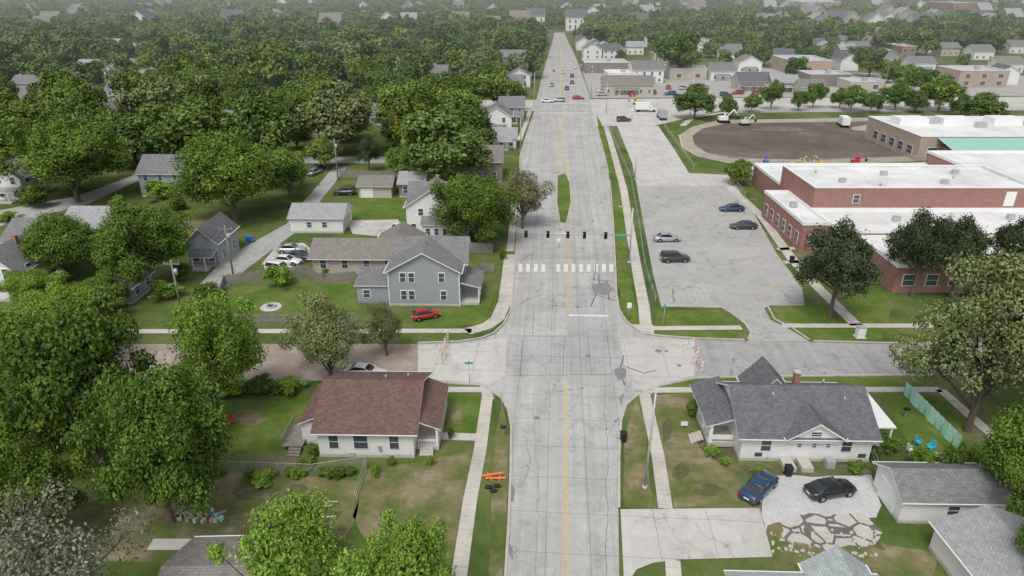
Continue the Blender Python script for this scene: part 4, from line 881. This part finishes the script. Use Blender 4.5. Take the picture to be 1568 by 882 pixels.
# ------------------------------------------------------------------ street furniture
def signal_mast():
    a=P(963,404); l=P(797,404); g=Grp('traffic_signal_mast',(a.x,a.y,0)); L=a.x-l.x; zt=zat(a.y,318); za=zat(a.y,360)
    po=g.part('pole'); po.cyl((0,0,0),(0,0,zt),.16,.09,10,'metal'); po.cyl((0,0,0),(0,0,.5),.28,.28,10,'metal')
    g.part('mast_arm').cyl((0,0,za),(-L,0,za+.35),.12,.05,8,'metal'); g.part('luminaire_arm').cyl((0,0,zt),(-1.8,-.6,zt+.4),.05,.04,6,'metal'); g.part('luminaire').box((-2.0,-.7,zt+.4),(.8,.3,.15),'metal')
    for u in(805,838,868,893,925):
        x=P(u,404).x-a.x; zz=za+.35*(-x/L); h=g.part('signal_head'); h.box((x,-.15,zz-.15),(.34,.26,.98),'black'); h.box((x,-.0,zz-.15),(.52,.04,1.16),'black')
        for k in range(3): 
            h.cyl((x,-.29,zz+.15-k*.3),(x,-.4,zz+.15-k*.3),.12,.12,8,'black',False) 
    g.part('street_name_sign').box((P(948,404).x-a.x,-.14,za-.1),(1.3,.04,.35),'signg'); g.done()
signal_mast()
def lamp(u,v,vt,lean=0,arm=1.6,name='street_lamp'):
    p=P(u,v); h=zat(p.y,vt); g=Grp(name,(p.x,p.y,0)); g.part('pole').cyl((0,0,0),(lean,0,h),.14,.08,10,'metal'); g.part('base').cyl((0,0,0),(0,0,.3),.28,.24,10,'kerb')
    if arm: g.part('arm').cyl((lean,0,h-.2),(lean-arm,.0,h+.25),.05,.04,6,'metal'); g.part('lamp_head').loft([[(lean-arm-.7,-.08,h+.2),(lean-arm-.7,.08,h+.2),(lean-arm-.7,.08,h+.28),(lean-arm-.7,-.08,h+.28)],[(lean-arm,-.16,h+.18),(lean-arm,.16,h+.18),(lean-arm,.16,h+.34),(lean-arm,-.16,h+.34)]],'metal',sm=False)
    g.done()
lamp(987,747,602,.15,1.2); lamp(972,275,228,0,1.5); lamp(797,232,180,0,1.5); lamp(928,175,125); lamp(818,165,110,0,-1.5); lamp(1056,180,118,0,1.5); lamp(905,150,100)
def upole(u,v,vt):
    p=P(u,v); h=zat(p.y,vt); g=Grp('utility_pole',(p.x,p.y,0)); g.part('pole').cyl((0,0,0),(0,0,h),.17,.11,8,'wood'); g.part('crossarm').box((0,0,h-.6),(2.2,.12,.12),'wood'); g.part('transformer').cyl((.35,0,h-2.2),(.35,0,h-1.3),.25,.25,10,'metal')
    for x in(-1,0,1): g.part('insulator').cyl((x,0,h-.55),(x,0,h-.3),.05,.05,6,'stone')
    g.done(); return Vector((p.x,p.y,h-.5))
A=upole(358,425,345); B=upole(278,475,398); C_=upole(518,275,212); upole(1353,140,85); upole(1575,330,250); D_=upole(172,165,105)
mb=MB()
def wire(a,b_):
    for off_ in(-1,0,1):
        n=14; pr=None
        for i in range(n+1):
            t=i/n; q=a.lerp(b_,t)+Vector((off_,0,-4*t*(1-t)*1.2)); 
            if pr: mb.cyl(pr,q,.018,.018,3,'black',False)
            pr=q
wire(A,B);wire(A,C_);single('power_line',mb)
def sign(u,v,name,hh,w,h,mat,k2=None):
    p=P(u,v); g=Grp(name,(p.x,p.y,0)); g.part('post').cyl((0,0,0),(0,0,hh),.04,.04,6,'metal'); g.part('panel').box((0,-.05,hh-h/2),(w,.04,h),mat)
    if k2: g.part('cross_panel').box((0,.0,hh+.14),(.04,w,.24),mat)
    g.done()
sign(719,588,'street_name_sign',2.9,.95,.22,'signg',1); sign(1015,500,'street_name_sign',3.0,.95,.22,'signg',1); sign(962,490,'traffic_sign',2.6,.6,.75,'trim'); sign(1119,575,'traffic_sign',2.4,.3,.45,'metal'); sign(855,380,'traffic_sign',1.8,.5,.6,'trim'); sign(768,632,'traffic_sign',2.4,.12,.5,'metal'); sign(967,180,'traffic_sign',3,.8,.8,'trim'); sign(848,120,'traffic_sign',4,1,1,'red'); sign(1047,655,'yard_sign',.8,.7,.5,'trim')
def barricade(u,v,ang):
    p=P(u,v); g=Grp('road_barricade',(p.x,p.y,.03),math.radians(ang)); 
    for x in(-1.1,1.1): g.part('post').box((x,0,.8),(.07,.07,1.6),'trim'); g.part('foot').box((x,0,.05),(.08,1.4,.08),'metal')
    for z in(.5,.98,1.45):
        for i in range(8): g.part('rail').box((-1.2+i*.343,-.06,z),(.34,.03,.2),'orange' if i%2 else 'trim')
    g.done()
barricade(678,551,82);barricade(684,528,85); barricade(1069,563,95);barricade(1064,541,92)
p=P(755,731); g=Grp('collapsed_barricade',(p.x,p.y,.03),.1); b_=g.part('boards'); b_.box((0,.15,.22),(2.0,.28,.05),'orange',.12); b_.box((.2,-.3,.14),(1.9,.26,.05),'orange',-.1); b_.box((-.3,-.05,.08),(.1,1.2,.08),'metal',.3); b_.box((.6,-.1,.06),(.1,1.2,.08),'metal',-.2); g.done()
p=P(756,747); g=Grp('sandbags',(p.x,p.y,0)); 
for x,y_ in((-.45,0),(.3,.15),(0,-.5)): g.part('bag').loft([[(x+dx,y_-w2,.02),(x+dx,y_-w2*.8,.2),(x+dx,y_+w2*.8,.2),(x+dx,y_+w2,.02)] for dx,w2 in((-.34,.06),(-.22,.2),(.22,.2),(.34,.06))],'rubber')
g.done()
def bins(u,v,mat='black',name='trash_bin'):
    p=P(u,v); g=Grp(name,(p.x,p.y,0)); g.part('body').loft([[(-.25,-.28,.08),(.25,-.28,.08),(.25,.28,.08),(-.25,.28,.08)],[(-.3,-.34,1),(.3,-.34,1),(.3,.34,1),(-.3,.34,1)]],mat,sm=False); g.part('lid').box((0,0,1.04),(.66,.74,.08),mat)
    for s_ in(-1,1): g.part('wheel').cyl((s_*.28,.3,.12),(s_*.34,.3,.12),.12,.12,8,'rubber')
    g.done()
bins(954,676); bins(380,371,'bluep'); bins(386,371,'bluep'); bins(1212,402,'black'); bins(1206,728,'black')
def mailbox(u,v):
    p=P(u,v); g=Grp('mailbox',(p.x,p.y,0)); g.part('post').box((0,0,.5),(.1,.1,1),'wood'); g.part('box').loft([[(x,-.13,1),(x,.13,1),(x,.13,1.2),(x,.07,1.3),(x,-.07,1.3),(x,-.13,1.2)] for x in(-.3,.3)],'black',sm=False); g.done()
mailbox(771,668);mailbox(1385,640)
p=P(1316,516); g=Grp('utility_cabinet',(p.x,p.y,0)); g.part('cabinet').box((0,0,.75),(1.0,.8,1.4),'trim'); g.part('lid').box((0,0,1.48),(1.1,.9,.08),'metal'); g.part('pad').box((0,0,.04),(1.3,1.1,.1),'kerb'); g.done()
def chair(u,v,ang,mat):
    p=P(u,v); g=Grp('garden_chair',(p.x,p.y,0),math.radians(ang)); g.part('seat').box((0,0,.4),(.55,.5,.05),mat); b=g.part('backrest')
    for i in range(4): b.box((-.2+i*.135,.3,.75),(.11,.05,.7),mat)
    for x in(-.27,.27):
        for y in(-.22,.25): g.part('legs').box((x,y,.2),(.06,.06,.4),mat)
        g.part('armrest').box((x,0,.6),(.09,.55,.04),mat)
    g.done()
chair(1405,682,40,'cyan');chair(1424,690,-60,'cyan');chair(1412,700,150,'cyan');chair(1393,694,90,'trim');chair(1432,704,200,'trim');chair(355,650,30,'red')
p=P(415,470); g=Grp('fire_pit',(p.x,p.y,0)); 
mb=g.part('gravel_ring'); mb.cyl((0,0,0),(0,0,.03),1.45,1.45,24,'gravel')
for i in range(14):
    a=i*2*math.pi/14; g.part('stones').box((.62*math.cos(a),.62*math.sin(a),.16),(.22,.3,.28),'stone',a)
g.part('ash').cyl((0,0,.03),(0,0,.08),.5,.5,16,'black'); g.done()
mb=MB(); r3=random.Random(9)
for k in range(10):
    p=P(r3.uniform(475,510),r3.uniform(770,780)); mb.box((p.x,p.y,.1+r3.random()*.2),(1.4,.14,.06),'woodl',r3.uniform(-.4,.4))
single('lumber_pile',mb)
mb=MB()
for k in range(20):
    p=P(r3.uniform(270,345),r3.uniform(786,806)); mb.box((p.x,p.y,.17),(r3.uniform(.2,.5),r3.uniform(.2,.5),.34),r3.choice(('rubberblue','mint','woodl','stone','stone','metal')),r3.uniform(0,3))
for k in range(7):
    p=P(r3.uniform(300,540),r3.uniform(735,800)); mb.box((p.x,p.y,.1),(r3.uniform(.2,.9),.2,.15),r3.choice(('woodl','stone')),r3.uniform(0,3))
single('yard_clutter',mb)
mb=MB()
for k in range(110):
    p=P(r3.uniform(1180,1345),r3.uniform(812,852)); a=r3.uniform(.04,.16); mb.cyl((p.x,p.y,0),(p.x,p.y,a),a*1.4,a*.8,6,'stone')
single('rubble',mb)
# ------------------------------------------------------------------ fences
def chainf(px,h=1.3,name='chain_link_fence',mat='chain',step=3.0,mesh=True):
    g=Grp(name); pts=W(px)
    for a,b_ in zip(pts,pts[1:]):
        L=(b_-a).length; n=max(1,int(L/step))
        for i in range(n+1):
            q=a.lerp(b_,i/n); g.part('posts').cyl((q.x,q.y,0),(q.x,q.y,h+.05),.035,.035,6,'metal')
        for zz in((h,) if mesh else (h,h*.55,.15)): g.part('rails').cyl((a.x,a.y,zz),(b_.x,b_.y,zz),.022,.022,5,'metal',False)
        if mesh: g.part('mesh').face([(a.x,a.y,.03),(b_.x,b_.y,.03),(b_.x,b_.y,h),(a.x,a.y,h)],mat)
    g.done()
def woodf(px,h=1.7,name='wooden_fence',mat='wood'):
    g=Grp(name); pts=W(px); r=random.Random(1)
    for a,b_ in zip(pts,pts[1:]):
        L=(b_-a).length; n=max(1,int(L/.3)); ang=math.atan2(b_.y-a.y,b_.x-a.x)
        for i in range(n):
            q=a.lerp(b_,(i+.5)/n); hh=h+r.uniform(-.06,.06); g.part('pickets').box((q.x,q.y,hh/2),(L/n-.035,.03,hh),mat,ang)
        for z in(.4,h-.35):
            q=a.lerp(b_,.5)+Vector((math.sin(ang)*.045,-math.cos(ang)*.045,0))*-1; g.part('rails').box((q.x,q.y,z),(L,.05,.09),mat,ang)
    g.done()
woodf([(548,495),(330,498),(326,506)],1.6); woodf([(-100,490),(60,492)],1.6); woodf([(345,436),(470,420),(490,434),(545,430)],1.6); woodf([(345,436),(326,498)],1.6); woodf([(707,386),(755,388)],1.8); woodf([(735,415),(757,417)],1.5); woodf([(520,272),(618,274)],1.8); woodf([(545,428),(550,455)],1.6)
chainf([(966,280),(976,340),(988,420),(1003,467)],1.5); chainf([(966,280),(930,195)],1.5); chainf([(1128,288),(1140,305)],1.5); chainf([(1017,198),(1062,262)],1.8); chainf([(320,722),(480,728),(562,716)],1.3); chainf([(562,716),(545,770)],1.3,mesh=False); chainf([(1060,240),(1150,252)],1.5); chainf([(1145,256),(1400,248)],1.6,'construction_fence'); chainf([(1334,705),(1350,748)],1.3,mesh=False); chainf([(1110,174),(1600,172)],2.0)
woodf([(240,735),(320,722)],1.2)
g=Grp('fabric_fence'); a=P(1383,605);b_=P(1466,690); n=10
for i in range(n):
    p=a.lerp(b_,i/n);q=a.lerp(b_,(i+1)/n); w=.12*math.sin(i*2.1); w2=.12*math.sin((i+1)*2.1); g.part('fabric').face([(p.x+w,p.y,.05),(q.x+w2,q.y,.05),(q.x,q.y,1.75),(p.x,p.y,1.75)],'mint'); g.part('posts').cyl((p.x,p.y,0),(p.x,p.y,1.8),.04,.04,6,'metal')
g.done()
mb=MB(); 
def mound(u,v,rx_,ry_,h,mat):
    p=P(u,v); rings=[]
    for k in range(6):
        t=k/5; rr4=math.cos(t*math.pi/2)*.98+.02; rings.append([(p.x+rx_*rr4*math.cos(a)*(1+.15*mnoise.noise(Vector((math.cos(a)*2,math.sin(a)*2,k*.5+u)))),p.y+ry_*rr4*math.sin(a),h*math.sin(t*math.pi/2)+.0) for a in [i*2*math.pi/20 for i in range(20)]])
    mb.loft(rings,mat)
mound(1372,200,14,5,2.2,'tandirt'); mound(1340,198,7,3,1.2,'tandirt'); mound(1190,200,9,3,1.0,'dirt'); single('dirt_mound',mb)
# ------------------------------------------------------------------ light, air, camera
w=bpy.data.worlds.new('World'); sc.world=w; w.use_nodes=True; nt=w.node_tree; bg=nt.nodes['Background']; sky=nt.nodes.new('ShaderNodeTexSky'); sky.sky_type='NISHITA'; sky.sun_disc=False
EL=math.radians(58); AZ=math.radians(200)
sky.sun_elevation=EL; sky.sun_rotation=AZ; sky.dust_density=3.0; sky.air_density=1.0; sky.ozone_density=1.0
hsv=nt.nodes.new('ShaderNodeHueSaturation'); hsv.inputs['Saturation'].default_value=.3; nt.links.new(sky.outputs[0],hsv.inputs['Color']); nt.links.new(hsv.outputs[0],bg.inputs[0]); bg.inputs[1].default_value=.15
sd=bpy.data.lights.new('sun','SUN'); sd.energy=1.5; sd.angle=math.radians(20); sd.color=(1,.98,.95); so=link(bpy.data.objects.new('sun',sd))
dirv=Vector((math.sin(AZ)*math.cos(EL),math.cos(AZ)*math.cos(EL),math.sin(EL))); so.rotation_euler=dirv.to_track_quat('Z','Y').to_euler(); so.location=(0,0,200)
# humid air over the distance
mb=MB(); mb.box((0,2860,58),(8000,5300,118),'trim'); 
hz=bpy.data.materials.new('haze'); hz.use_nodes=True; nt=hz.node_tree; nt.nodes.remove(nt.nodes['Principled BSDF']); vs=nt.nodes.new('ShaderNodeVolumeScatter'); vs.inputs['Density'].default_value=.00045; vs.inputs['Color'].default_value=(.97,.985,1,1); vs.inputs['Anisotropy'].default_value=.0
nt.links.new(vs.outputs[0],nt.nodes['Material Output'].inputs['Volume']); MT['haze']=hz; mb.mats=['haze']; single('haze',mb)
cd=bpy.data.cameras.new('camera'); cam=link(bpy.data.objects.new('camera',cd)); cam.location=(0,0,H); cam.rotation_euler=(math.pi/2-PITCH,0,0); cd.sensor_width=36; cd.lens=36*F/1568.0; cd.clip_start=.5; cd.clip_end=12000; sc.camera=cam
sc.view_settings.view_transform='Standard'; sc.view_settings.look='None'; sc.view_settings.exposure=0
